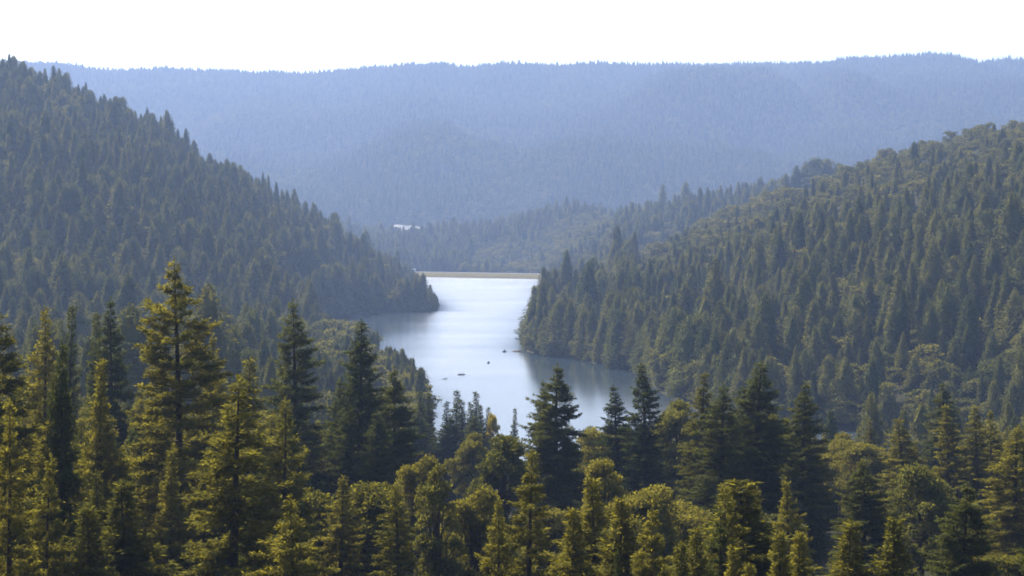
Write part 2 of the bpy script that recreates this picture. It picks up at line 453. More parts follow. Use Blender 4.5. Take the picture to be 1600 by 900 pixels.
def conifer(rng, H=30.0, R=4.0, base=0.15, nb=150, flake=0.34, dens=7.0, shape=0.75, droop=0.25, upturn=0.2,
            tiers=0, gaps=0.25, inner=0.22, tilt=0.9, lift=0.6, hang=0.0, dead=0, sides=8, sticks=True, r0=None, blunt=0.0, shell=0.0, tip=0.15):
    r0 = r0 or H * 0.0135
    tb, tp = trunk_mesh(rng, H, r0, sides)
    V, T = [], []
    sb = MB()
    phase = rng.uniform(0, 6.28)
    nb = int(nb * 1.35)
    flake = flake * 0.72
    for i in range(nb):
        t = (i + rng.uniform(0, 1)) / nb
        if tiers:
            t = (np.floor(t * tiers) + 0.5 + rng.normal(0, 0.27)) / tiers
            t = min(max(t, 0.0), 0.995)
        z0 = (base + t * (0.985 - base)) * H
        prof = (1 - t) ** shape * min(1.0, 0.62 + 2.4 * t) + blunt * (1 - t**4) * 0.0
        prof *= min(1.0, max(0.0, (1 - t) / tip)) ** 0.75
        prof = max(prof, 0.03 + blunt * max(0, 1 - abs(t - 0.9) * 6))
        az = i * 2.39996 + rng.uniform(-0.6, 0.6)
        lob = 0.5 + 0.5 * math.sin(az * 2 + phase + t * 9) * math.cos(az * 1 - phase + t * 17)
        L = R * 1.18 * prof * rng.uniform(0.68, 1.12) * (1 - gaps * lob)
        if rng.uniform() < gaps * 0.35: L *= rng.uniform(0.3, 0.6)
        if rng.uniform() < 0.04: L *= 1.35
        L = max(L, 0.28)
        el = -0.14 + lift * t ** 1.6 + rng.normal(0, 0.19)
        ax, ay = np.interp(z0, tp[:, 2], tp[:, 0]), np.interp(z0, tp[:, 2], tp[:, 1])
        h = np.array([math.cos(az), math.sin(az), 0.0])
        side = np.array([-math.sin(az), math.cos(az), 0.0])
        def curve(s):
            s = np.asarray(s, float)
            r = L * s * math.cos(el)
            z = L * (s * math.sin(el) - droop * s**2 + upturn * s**3)
            wob = L * 0.06 * np.sin(s * 5 + az * 3)
            return np.array([ax, ay, z0]) + r[:, None] * h + wob[:, None] * side + z[:, None] * UP
        if sticks and L > 0.9:
            sb.tube(curve([0, 0.35, 0.7, 0.96]), [max(0.018, L*0.011), max(.014, L*0.008), max(.010, L*0.005), 0.006], 3)
        k = max(5, int(L * dens * 2.3))
        s = inner + (1 - inner) * rng.uniform(0, 1, k) ** 0.8
        if L < 1.2: s = rng.uniform(0.05, 1, k)
        P = curve(s)
        dP = norm(curve(np.minimum(s + 0.05, 1.05)) - P)
        sgn = np.where(rng.uniform(0, 1, k) < 0.5, -1.0, 1.0)
        bl = np.clip(0.42 * L * (1.1 - s), 0.25, 1.5) * rng.uniform(0.6, 1.1, k)
        fwd = rng.uniform(0.45, 0.95, k)
        bd = norm(dP * fwd[:, None] + side * (sgn * rng.uniform(0.4, 1.0, k))[:, None] + UP * rng.normal(-0.14, 0.34, k)[:, None])
        m = np.maximum(1, np.ceil(bl / flake * 3.0)).astype(int)
        rep = np.repeat(np.arange(k), m)
        q = (np.concatenate([np.arange(x) for x in m]) + rng.uniform(0, 0.7, len(rep))) / m[rep]
        pos = P[rep] + bd[rep] * (bl[rep] * q)[:, None] - UP * (0.10 * bl[rep] * q**2 + hang * rng.uniform(0, 1, len(rep)))[:, None]
        pos += rng.normal(0, flake * 0.18, pos.shape)
        fd = norm(bd[rep] + rng.normal(0, 0.45, pos.shape) - UP * hang * 0.8)
        ln = flake * rng.uniform(0.8, 1.5, len(rep)); wd = ln * rng.uniform(0.22, 0.42, len(rep))
        nr = UP if not shell else norm(np.stack([pos[:,0]-ax, pos[:,1]-ay, np.full(len(pos), 0.45*R)], 1)) * shell
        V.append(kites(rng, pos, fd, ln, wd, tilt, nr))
        bt = rng.uniform(0.75, 1.15)
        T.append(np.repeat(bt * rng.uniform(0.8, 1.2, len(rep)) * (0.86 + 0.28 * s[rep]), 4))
    # leader
    nl = 26
    zz = H * rng.uniform(0.955, 1.0, nl)
    pos = np.stack([np.interp(zz, tp[:, 2], tp[:, 0]), np.interp(zz, tp[:, 2], tp[:, 1]), zz], 1) - UP * flake * 0.4
    V.append(kites(rng, pos, rng.normal(0, 0.5, (nl, 3)) + UP * 0.9, flake * rng.uniform(0.8, 1.3, nl), flake * 0.45 * np.ones(nl), tilt))
    T.append(np.ones(nl * 4))
    for i in range(dead):
        z0 = rng.uniform(0.05, base) * H; az = rng.uniform(0, 6.28); L = rng.uniform(0.5, 1.6)
        tb.tube([(0, 0, z0), (L*math.cos(az), L*math.sin(az), z0 - 0.1*L)], [0.04, 0.01], 4)
    return tb, np.concatenate(V), np.concatenate(T), sb

def hill_conifer(rng, H, R, n, flake, shape=0.85, lobe=0.22, tiers=11):
    """a conifer for a distant slope: dense boughs laid over an uneven cone"""
    tb, tp = trunk_mesh(rng, H, H * 0.012, 5, 8)
    sb = MB()
    ph = rng.uniform(0, 6.28, 4)
    lean = rng.normal(0, 0.012, 2)
    def prof(t, az):
        p = (1 - t) ** shape * np.minimum(1, 0.70 + 2.2 * t)
        p = p * (1 + lobe * (np.sin(2 * az + ph[0] + 5 * t) * 0.6 + np.sin(3 * az + ph[1] - 11 * t) * 0.5 + np.sin(5 * az + ph[2] + 19 * t) * 0.35))
        saw = (t * tiers + az / 6.28 * 2 + ph[3]) % 1.0
        return R * np.maximum(0.02, p) * (0.80 + 0.28 * (1 - saw)) + 0.05
    base = 0.03
    t = 1 - np.sqrt(rng.uniform(0, 1, n))
    t = np.where(rng.uniform(0, 1, n) < 0.12, rng.uniform(0.6, 1, n), t)
    az = rng.uniform(0, 2 * math.pi, n)
    r = prof(t, az) * rng.uniform(0.35, 1.0, n) ** 0.5
    z = (base + t * (1 - base)) * H
    h = np.stack([np.cos(az), np.sin(az), np.zeros(n)], 1)
    pos = h * r[:, None] + np.stack([lean[0] * z, lean[1] * z, z - 0.12 * r], 1)
    d = norm(h * 0.9 + rng.normal(0, 0.35, (n, 3)) + UP * np.where(t > 0.85, 0.7, -0.28)[:, None])
    sz = flake * rng.uniform(0.7, 1.3, n) * np.clip(1.25 - 0.75 * t, 0.4, 1.2)
    pos = pos - d * (sz * 0.5)[:, None]
    V = kites(rng, pos, d, sz, sz * rng.uniform(0.5, 0.75, n), 0.45, norm(h + UP * 0.55))
    T = np.repeat(rng.uniform(0.72, 1.28, n) * (0.92 + 0.12 * np.sin(az * 3 + t * 14 + ph[0])), 4)
    # the closed inner mass of twigs
    m, kz = 9, 10
    cv, cq = [], []
    for i in range(kz):
        tt = i / (kz - 1) * 0.97
        for j in range(m):
            a_ = 2 * math.pi * (j + 0.5 * (i % 2)) / m
            rr = float(prof(np.array(tt), np.array(a_))) * 0.60 * rng.uniform(0.8, 1.15)
            zz = (base + tt * (1 - base)) * H
            cv.append((rr * math.cos(a_) + lean[0] * zz, rr * math.sin(a_) + lean[1] * zz, zz))
    for i in range(kz - 1):
        for j in range(m):
            cq.append((i*m+j, i*m+(j+1) % m, (i+1)*m+(j+1) % m, (i+1)*m+j))
    cv = np.array(cv)
    core = cv[np.array(cq)].reshape(-1, 3)
    V = np.concatenate([V, core]); T = np.concatenate([T, np.repeat(rng.uniform(0.8, 1.2, len(cq)), 4)])
    return tb, V, T, sb

def broadleaf(rng, H=16.0, R=4.5, base=0.3, clumps=60, leaves=260, leaf=0.30, cr=1.3, squash=1.0, sides=7, sticks=True, lobes=6):
    tb, tp = trunk_mesh(rng, H * 0.8, H * 0.017, sides, 8, 0.03, 1.0)
    sb = MB()
    V, T = [], []
    zc, hz_ = H * (base + (1 - base) * 0.5), H * (1 - base) * 0.5
    lob = norm(rng.normal(0, 1, (lobes, 3)))
    lob[:, 2] = np.abs(lob[:, 2]) * 0.9
    cs = []
    for i in range(clumps):
        d = norm(rng.normal(0, 1, 3)[None])[0]
        if d[2] < -0.9: d[2] = -d[2]
        bulge = 0.58 + 0.52 * np.max(np.maximum(0, lob @ d)) ** 5
        rr = bulge * rng.uniform(0.35, 1.0) ** 0.45
        c = np.array([d[0] * R * rr, d[1] * R * rr, zc + d[2] * hz_ * rr * squash])
        cs.append((c, cr * rng.uniform(0.45, 1.15)))
    for c, r in cs:
        if sticks and rng.uniform() < 0.5:
            z0 = rng.uniform(0.25, 0.7) * H
            a = np.array([np.interp(z0, tp[:, 2], tp[:, 0]), np.interp(z0, tp[:, 2], tp[:, 1]), min(z0, c[2])])
            mid = (a + c) / 2 + UP * (0.12 * np.linalg.norm(c - a)) * rng.uniform(-0.5, 1)
            sb.tube([a, mid, c], [H*0.006, H*0.004, 0.02], 4)
        n = max(8, int(leaves * 1.15 * (r / cr) ** 2))
        d = norm(rng.normal(0, 1, (n, 3)))
        d[:, 2] = np.where(d[:, 2] < -0.3, -d[:, 2], d[:, 2])
        rad = r * rng.uniform(0.25, 1.0, n) ** 0.5 * (1 + 0.18 * np.sin(d[:, 0] * 7 + c[0]) * np.cos(d[:, 1] * 6 + c[1]))
        p = c + d * rad[:, None] * np.array([1, 1, 0.8])
        fd = norm(d * 0.5 + rng.normal(0, 0.7, (n, 3)))
        ln = leaf * rng.uniform(0.7, 1.4, n)
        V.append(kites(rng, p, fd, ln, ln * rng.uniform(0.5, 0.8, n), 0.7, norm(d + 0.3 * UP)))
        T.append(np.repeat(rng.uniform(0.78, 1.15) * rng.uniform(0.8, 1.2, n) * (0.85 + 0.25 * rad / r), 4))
    return tb, np.concatenate(V), np.concatenate(T), sb

def crown_mesh(name, V, T, sb, mat):
    nq = len(V) // 4
    q = np.arange(nq * 4).reshape(-1, 4)
    vs_, tint, qm = [V], [T], [np.zeros(nq, int)]
    tris = None; tm = None
    if sb.v:
        sv = np.concatenate(sb.v); vs_.append(sv); tint.append(np.ones(len(sv)))
        sq = np.concatenate(sb.q) + nq * 4
        q = np.concatenate([q, sq]); qm.append(np.ones(len(sq), int))
        tris = np.concatenate(sb.t) + nq * 4; tm = np.ones(len(tris), int)
    return mesh_from(name, np.concatenate(vs_), q, tris, (mat, M['bark']), np.concatenate(qm), tm, np.concatenate(tint))

def one_mesh(name, tree, mat, radius=None):
    """trunk and crown in one mesh, for trees too far off to show parts"""
    tb, V, T, sb = tree
    if radius:
        k_ = radius / float(np.percentile(np.hypot(V[:, 0], V[:, 1]), 96))
        V[:, :2] *= k_
    sb.add(np.concatenate(tb.v), np.concatenate(tb.q), np.concatenate(tb.t))
    return crown_mesh(name, V, T, sb, mat)

# ---- close kinds: (trunk mesh, crown mesh, height, crown radius)
KIND = {}
def close_kind(key, tree, H, R, mat):
    tb, V, T, sb = tree
    Re = float(np.percentile(np.hypot(V[:, 0], V[:, 1]), 97))          # the radius the crown really reaches
    KIND[key] = (tb.mesh('trunk', M['bark'], True), crown_mesh('crown', V, T, sb, mat), H, Re)

rg = np.random.default_rng
rw = M['redwood']; fr = M['fir']; lf = M['leaf']
close_kind('redwood_big', conifer(rg(1), 36, 5.0, 0.22, 210, 0.34, 8.5, 0.36, 0.22, 0.22, 24, 0.5, 0.30, 0.9, 0.55, 0.10, 10), 36, 5.0, rw)
close_kind('redwood_a', conifer(rg(2), 30, 4.2, 0.08, 210, 0.34, 8.0, 0.55, 0.26, 0.25, 22, 0.35, 0.25, 0.9, 0.6, 0.08, 4), 30, 4.2, rw)
close_kind('redwood_b', conifer(rg(3), 30, 3.6, 0.10, 200, 0.32, 8.5, 0.62, 0.22, 0.2, 20, 0.3, 0.22, 0.9, 0.7, 0.08, 4), 30, 3.6, rw)
close_kind('redwood_c', conifer(rg(4), 30, 5.2, 0.05, 230, 0.36, 7.5, 0.52, 0.34, 0.25, 19, 0.4, 0.22, 0.85, 0.6, 0.12, 4), 30, 5.2, rw)
close_kind('redwood_d', conifer(rg(31), 30, 4.4, 0.06, 220, 0.33, 8.0, 0.60, 0.30, 0.28, 0, 0.45, 0.20, 0.9, 0.65, 0.14, 6), 30, 4.4, rw)
close_kind('redwood_e', conifer(rg(32), 30, 3.4, 0.12, 190, 0.33, 8.5, 0.48, 0.20, 0.15, 0, 0.5, 0.18, 1.0, 0.7, 0.10, 6), 30, 3.4, rw)
close_kind('redwood_f', conifer(rg(33), 30, 4.8, 0.05, 240, 0.34, 8.0, 0.66, 0.38, 0.34, 16, 0.35, 0.2, 0.9, 0.55, 0.16, 4), 30, 4.8, rw)
close_kind('fir_d', conifer(rg(34), 34, 4.4, 0.10, 230, 0.38, 8.0, 0.52, 0.30, 0.34, 0, 0.5, 0.14, 1.0, 0.65, 0.2, 8), 34, 4.4, fr)
close_kind('young_a', conifer(rg(5), 20, 3.6, 0.03, 300, 0.27, 9, 0.60, 0.14, 0.15, 0, 0.25, 0.10, 1.0, 0.9, 0.05, tip=0.30), 20, 3.0, rw)
close_kind('young_b', conifer(rg(6), 20, 3.2, 0.03, 280, 0.27, 9, 0.56, 0.18, 0.15, 0, 0.35, 0.10, 1.0, 0.9, 0.05, tip=0.28), 20, 2.6, rw)
close_kind('layered', conifer(rg(7), 20, 4.2, 0.05, 130, 0.30, 12, 0.55, 0.06, 0.06, 12, 0.15, 0.12, 0.45, 0.15, 0.02), 20, 4.2, rw)
close_kind('fir_a', conifer(rg(8), 34, 4.6, 0.20, 190, 0.38, 8.0, 0.55, 0.22, 0.30, 26, 0.45, 0.15, 1.0, 0.6, 0.16, 12), 34, 4.6, fr)
close_kind('fir_b', conifer(rg(9), 34, 4.0, 0.12, 220, 0.38, 8.5, 0.55, 0.26, 0.28, 28, 0.35, 0.12, 1.0, 0.7, 0.14, 8), 34, 4.0, fr)
close_kind('fir_c', conifer(rg(10), 34, 5.2, 0.08, 260, 0.40, 8.0, 0.50, 0.24, 0.25, 26, 0.35, 0.12, 1.0, 0.6, 0.18, 8), 34, 5.2, fr)
close_kind('fir_thin', conifer(rg(11), 26, 2.4, 0.06, 170, 0.36, 9.0, 0.75, 0.15, 0.2, 0, 0.25, 0.08, 1.0, 0.9, 0.12), 26, 2.4, fr)
close_kind('cedar', conifer(rg(12), 26, 3.0, 0.04, 260, 0.34, 9.0, 0.50, 0.30, 0.1, 0, 0.3, 0.10, 1.1, 0.7, 0.30), 26, 3.0, fr)
close_kind('leaf_a', broadleaf(rg(13), 18, 4.6, 0.10, 95, 300, 0.28, 1.35), 18, 5.0, lf)
close_kind('leaf_b', broadleaf(rg(14), 18, 3.6, 0.08, 90, 280, 0.28, 1.15, lobes=8), 18, 3.6, lf)
close_kind('leaf_c', broadleaf(rg(15), 18, 5.2, 0.15, 95, 320, 0.30, 1.5, lobes=5), 18, 5.5, lf)
close_kind('leaf_tall', broadleaf(rg(16), 24, 3.0, 0.12, 95, 240, 0.28, 1.05, lobes=9), 24, 3.0, lf)
close_kind('leaf_yellow', broadleaf(rg(17), 16, 3.4, 0.25, 60, 260, 0.28, 1.2), 16, 3.4, M['yellow_leaf'])

rnd = random.Random(7)
def plant(kind, name, px, py, Y, wpx, label, cat, group=None, rz=None, lean=0.0):
    """a tree with its tip seen at (px, py) of the photo, standing Y metres away, crown wpx photo pixels wide"""
    tm, cm, H0, R0 = KIND[kind]
    X = (px - 800) / F_PX * Y
    ztop = (HOR - py) / F_PX * Y
    zg = float(ground_z([X], [Y])[0]) - 0.2
    H = max(ztop - zg, 5.0)
    if kind in ('young_a', 'young_b'): wpx *= 2.5 if py > 740 else 1.6
    Rr = wpx * 0.56 / F_PX * Y
    o = empty(name, (X, Y, zg), rnd.uniform(0, 6.28) if rz is None else rz)
    o.rotation_euler[0] = rnd.gauss(0, 0.012); o.rotation_euler[1] = rnd.gauss(0, 0.012) + lean
    sx = Rr / R0
    o.scale = (sx, sx, H / H0)
    tag(o, label, cat, group)
    for part, me in (('trunk', tm), ('crown', cm)):
        link(part, me, o)
    return o

# ------------------------------------------------------------------ foreground trees that stand out
RW, YC, FT, BL, CE = ('redwood_tree', 'redwood'), ('young_redwood', 'young redwood'), ('fir_tree', 'fir'), ('broadleaf_tree', 'tree'), ('cedar_tree', 'cedar')
FG = [
 # kind, (name, category), px, top py, distance, crown width px, label
 ('redwood_big', RW, 275, 402, 160, 175, 'tallest olive redwood, standing clear above the left stand with open layered boughs'),
 ('redwood_a', RW, -6, 425, 135, 190, 'big olive redwood cut off by the left edge of the photo'),
 ('redwood_d', RW, 66, 476, 172, 110, 'olive redwood just inside the left edge tree, seen against the wooded hillside'),
 ('fir_thin', FT, 107, 475, 232, 58, 'slim dark fir, leftmost of the three dark firs left of the tallest redwood'),
 ('fir_thin', FT, 144, 487, 235, 56, 'slim dark fir, middle one of the three dark firs left of the tallest redwood'),
 ('fir_b', FT, 184, 463, 228, 84, 'taller dark fir nearest to the tallest redwood on its left side'),
 ('cedar', CE, 101, 528, 132, 92, 'almost black shaggy column of a conifer among olive redwoods at left'),
 ('young_b', YC, 162, 560, 150, 66, 'narrow olive redwood between the black shaggy conifer and the tallest redwood'),
 ('redwood_b', RW, 6, 618, 108, 110, 'narrow olive redwood half cut by the lower left edge'),
 ('young_a', YC, 184, 748, 120, 100, 'cone shaped olive redwood below the tallest redwood, dark on its right side'),
 ('young_b', YC, 134, 788, 114, 78, 'small pale olive redwood at the bottom edge in front of the black shaggy conifer'),
 ('young_b', YC, 268, 700, 148, 64, 'slender olive redwood rising in front of the base of the tallest redwood'),
 ('redwood_f', RW, 362, 585, 120, 250, 'broad golden olive redwood with a dark straight trunk running down to the bottom edge'),
 ('redwood_e', RW, 388, 556, 178, 110, 'pointed olive redwood behind the broad golden one, its tip just right of it'),
 ('redwood_a', RW, 336, 520, 200, 90, 'olive redwood tucked behind the right boughs of the tallest redwood'),
 ('redwood_f', RW, 436, 618, 152, 140, 'olive redwood with drooping arched boughs below the dark fir with the bare trunk'),
 ('redwood_c', RW, 458, 768, 112, 190, 'olive redwood crown with long arched boughs low on the left half of the bottom edge'),
 ('fir_a', FT, 463, 466, 230, 106, 'tall thin topped dark fir with its bare trunk showing, right of the tallest redwood'),
 ('fir_d', FT, 561, 497, 232, 110, 'tall dark fir standing in front of the wooded spur left of the lake'),
 ('fir_c', FT, 616, 572, 245, 100, 'wide dark fir just left of the open lake, below the spur'),
 ('fir_b', FT, 522, 590, 238, 86, 'dark fir between the two tall firs left of the lake'),
 ('fir_b', FT, 590, 640, 225, 90, 'dark fir in front of the wide fir at the left of the lake'),
 ('fir_thin', FT, 662, 610, 400, 40, 'thin dark spire against the bright water, leftmost by the wooded spur'),
 ('fir_thin', FT, 674, 614, 405, 37, 'thin dark spire against the bright water, just right of its twin by the spur'),
 ('fir_thin', FT, 702, 627, 400, 40, 'small dark spire, first of the shore cluster under the boats'),
 ('fir_thin', FT, 713, 609, 410, 43, 'tallest dark spire of the left pair in the shore cluster under the boats'),
 ('fir_thin', FT, 722, 623, 400, 45, 'dark spire leaning close to the tallest of the left pair in the shore cluster'),
 ('fir_thin', FT, 731, 627, 405, 32, 'thin short spire in the middle of the shore cluster under the boats'),
 ('fir_thin', FT, 741, 611, 410, 43, 'tall dark spire in the right half of the shore cluster under the boats'),
 ('fir_thin', FT, 754, 632, 402, 32, 'short dark spire right beside the bright yellow tree by the water'),
 ('fir_thin', FT, 761, 636, 408, 29, 'shortest dark spire touching the bright yellow tree by the water'),
 ('leaf_yellow', BL, 769, 637, 402, 26, 'small bright yellow leafed tree at the water edge by the dark spires'),
 ('fir_c', FT, 700, 652, 388, 74, 'wide dark fir under the left pair of spires in the shore cluster'),
 ('fir_d', FT, 738, 648, 392, 62, 'dark fir under the right half of the shore cluster of spires'),
 ('fir_c', FT, 654, 640, 384, 64, 'wide dark fir below the twin spires by the wooded spur'),
 ('fir_thin', FT, 801, 637, 398, 24, 'lone thin spire against the water left of the big dark fir'),
 ('fir_c', FT, 875, 566, 246, 116, 'big dark fir in the middle of the photo, its tip against the lake'),
 ('fir_b', FT, 845, 592, 262, 56, 'slim fir pressed against the left side of the big dark middle fir'),
 ('fir_b', FT, 967, 600, 268, 76, 'grey green fir at the right end of the visible lake water'),
 ('fir_d', FT, 1011, 566, 262, 80, 'tall dark fir just right of the grey green one at the end of the water'),
 ('redwood_b', RW, 1098, 580, 250, 80, 'olive pointed conifer standing before the right hillside, left of the widest dark fir'),
 ('fir_a', FT, 1130, 600, 222, 110, 'grey dark fir with a straight visible trunk, left neighbour of the widest dark fir'),
 ('fir_d', FT, 1180, 563, 226, 140, 'widest and tallest dark fir on the right side of the foreground'),
 ('fir_b', FT, 1252, 596, 240, 96, 'dark fir right beside the widest dark fir'),
 ('leaf_a', BL, 1054, 606, 290, 84, 'dull olive broadleaf tree between two firs at the right end of the water'),
 ('leaf_c', BL, 940, 643, 285, 92, 'domed golden olive tree tucked right of the big dark middle fir'),
 ('leaf_tall', BL, 684, 697, 158, 74, 'tall narrow olive broadleaf with a thin trunk showing below the shore spires'),
 ('leaf_a', BL, 738, 662, 300, 60, 'round yellowish tree right below the shore spires'),
 ('leaf_b', BL, 578, 738, 168, 128, 'wide rounded olive broadleaf with forking branches in the lower middle left'),
 ('redwood_d', RW, 530, 742, 160, 110, 'olive redwood just left of the wide rounded broadleaf in the lower middle left'),
 ('redwood_e', RW, 626, 752, 150, 96, 'olive redwood just right of the wide rounded broadleaf in the lower middle left'),
 ('leaf_a', BL, 652, 690, 210, 80, 'olive broadleaf behind the narrow one with the thin trunk'),
 ('leaf_b', BL, 790, 668, 232, 90, 'pale olive broadleaf left of the big dark middle fir'),
 ('leaf_a', BL, 742, 735, 170, 100, 'pale feathery olive tree below the round yellowish one'),
 ('redwood_b', RW, 826, 700, 130, 120, 'olive redwood with a dark trunk line running to the bottom edge below the middle fir'),
 ('redwood_d', RW, 770, 775, 125, 100, 'olive redwood left of the trunk lined one at the bottom middle'),
 ('leaf_c', BL, 1002, 724, 178, 124, 'clumpy rounded olive tree above the tree with flat layered boughs'),
 ('leaf_b', BL, 945, 702, 192, 78, 'grey green broadleaf below the domed golden tree'),
 ('layered', CE, 1016, 782, 113, 128, 'yellow green conifer with flat layered boughs like stacked plates near the bottom edge'),
 ('young_b', YC, 925, 744, 138, 62, 'slender olive redwood left of the clumpy rounded tree'),
 ('young_a', YC, 960, 778, 120, 84, 'olive redwood between the slender one and the flat layered conifer'),
 ('young_b', YC, 895, 792, 116, 66, 'small olive redwood beside the dark base of the middle fir'),
 ('cedar', CE, 974, 852, 108, 52, 'small black green conifer at the bottom edge left of the flat layered conifer'),
 ('young_a', YC, 1098, 825, 115, 62, 'sharp pointed small redwood at the bottom edge right of the flat layered conifer'),
 ('young_b', YC, 1066, 846, 110, 52, 'tiny redwood tip between the flat layered conifer and the sharp pointed one'),
 ('young_a', YC, 1144, 852, 112, 60, 'small redwood tip right of the sharp pointed one at the bottom edge'),
 ('young_b', YC, 1166, 878, 108, 46, 'lowest redwood tip barely showing at the bottom edge'),
 ('young_a', YC, 1222, 828, 114, 64, 'left one of the twin pointed small redwoods at the bottom edge'),
 ('young_b', YC, 1241, 829, 116, 54, 'right one of the twin pointed small redwoods at the bottom edge'),
 ('young_a', YC, 1312, 810, 118, 84, 'golden small redwood right of the twin pointed ones at the bottom edge'),
 ('young_a', YC, 1386, 808, 118, 82, 'golden small redwood at the bottom edge under the pointed olive conifer'),
 ('leaf_c', BL, 1350, 668, 300, 92, 'rounded golden olive tree hiding the scrap of blue water at right'),
 ('leaf_a', BL, 1312, 664, 320, 64, 'olive tree left of the scrap of blue water at right'),
 ('redwood_b', RW, 1411, 652, 262, 100, 'pointed olive conifer right of the scrap of blue water'),
 ('redwood_b', RW, 1362, 655, 330, 44, 'small pointed conifer against the scrap of blue water at right'),
 ('fir_b', FT, 1477, 596, 330, 74, 'mid grey conifer rising in front of the right hillside trees'),
 ('redwood_b', RW, 1482, 630, 262, 70, 'leftmost of three olive pointed conifers in a row at the right'),
 ('redwood_e', RW, 1524, 632, 258, 72, 'middle one of three olive pointed conifers in a row at the right'),
 ('redwood_a', RW, 1551, 640, 262, 72, 'right one of three olive pointed conifers in a row at the right'),
 ('redwood_c', RW, 1592, 664, 205, 150, 'large golden olive conifer partly cut by the right edge'),
 ('fir_c', FT, 1512, 752, 140, 150, 'wide grey olive conifer filling the lower right corner'),
 ('fir_b', FT, 1606, 788, 104, 110, 'smooth dark conifer cut off by the lower right edge'),
 ('leaf_a', BL, 1440, 700, 200, 120, 'dull olive broadleaf between the pointed conifers and the lower right corner tree'),
 ('fir_c', FT, 1345, 715, 185, 120, 'shaded dark conifer below the rounded golden tree at right'),
]
taken = []
for k, (nm, cat), px, py, Y, w, lab in FG:
    plant(k, nm, px, py, Y, w, lab, cat)
    taken.append(((px - 800) / F_PX * Y, Y, w * 0.5 / F_PX * Y))

# ------------------------------------------------------------------ the rest of the near stand, filling the slope
ENV = [(-60,545),(0,560),(100,580),(200,590),(300,600),(400,630),(500,655),(620,665),(660,690),(700,700),(760,700),(800,705),(850,700),(920,668),(1000,655),(1080,640),(1200,640),(1290,668),(1340,684),(1400,690),(1450,676),(1550,665),(1660,640)]
FILL_LABEL = {
 ('redwood_tree', 0): 'olive redwood in the crowded stand at lower left, half hidden by its neighbours',
 ('redwood_tree', 1): 'olive redwood in the crowded stand at lower middle, half hidden by its neighbours',
 ('redwood_tree', 2): 'olive redwood in the crowded stand at lower right, half hidden by its neighbours',
 ('fir_tree', 0): 'dark fir in the crowded stand at lower left, half hidden by its neighbours',
 ('fir_tree', 1): 'dark fir in the crowded stand at lower middle, half hidden by its neighbours',
 ('fir_tree', 2): 'dark fir in the crowded stand at lower right, half hidden by its neighbours',
 ('broadleaf_tree', 0): 'olive broadleaf in the crowded stand at lower left, half hidden by conifers',
 ('broadleaf_tree', 1): 'olive broadleaf in the crowded stand at lower middle, half hidden by its neighbours',
 ('broadleaf_tree', 2): 'olive broadleaf in the crowded stand at lower right, half hidden by conifers',
}
rf = random.Random(21)
def fill_stand(n_try, limit):
    made = 0
    for _ in range(n_try):
        if made >= limit: break
        Y = math.exp(rf.uniform(math.log(112), math.log(400)))
        px = rf.uniform(-50, 1650)
        X = (px - 800) / F_PX * Y
        if lake_sd([X], [Y])[0] < 3: continue
        env = np.interp(px, *zip(*ENV))
        third = 0 if px < 480 else (1 if px < 1080 else 2)
        u = rf.random()
        if third == 0: kind = 'redwood' if u < 0.70 else ('fir' if u < 0.91 else 'leaf')
        elif third == 1: kind = 'redwood' if u < 0.56 else ('fir' if u < 0.76 else 'leaf')
        else: kind = 'redwood' if u < 0.44 else ('fir' if u < 0.88 else 'leaf')
        zg = float(ground_z([X], [Y])[0])
        Hn = rf.uniform(19, 30) if kind != 'leaf' else rf.uniform(12, 19)
        top = HOR - (zg + Hn) / Y * F_PX
        lim = env + (8 if kind == 'leaf' else 0) + rf.uniform(0, 30)
        if top < lim:
            Hn = (HOR - lim) / F_PX * Y - zg; top = lim
        if Hn < 8 or top > 905: continue
        rad = Hn * (rf.uniform(0.10, 0.15) if kind != 'leaf' else rf.uniform(0.22, 0.30))
        wp = rad / Y * F_PX
        if any(h[4] > Y and abs(px - h[2]) < 0.75 * (wp + h[5] * 0.5) and top < h[3] + 150 for h in FG): continue
        if any((X - a)**2 + (Y - b)**2 < (0.50 * (rad + c))**2 for a, b, c in taken): continue
        taken.append((X, Y, rad))
        w = rad * 2 / Y * F_PX
        if kind == 'redwood': v, nm, cat = rf.choice(['redwood_a', 'redwood_b', 'redwood_c', 'redwood_d', 'redwood_e', 'redwood_f', 'redwood_d', 'young_a']), 'redwood_tree', 'redwood'
        elif kind == 'fir': v, nm, cat = rf.choice(['fir_a', 'fir_b', 'fir_c', 'fir_d', 'fir_d']), 'fir_tree', 'fir'
        else: v, nm, cat = rf.choice(['leaf_a', 'leaf_b', 'leaf_b', 'leaf_tall', 'leaf_c']), 'broadleaf_tree', 'tree'
        plant(v, nm, px, top, Y, w, FILL_LABEL[(nm, third)], cat, 'trees crowding the near slope')
        made += 1
    return made
n_fill = fill_stand(24000, 540)
print('fill trees', n_fill)

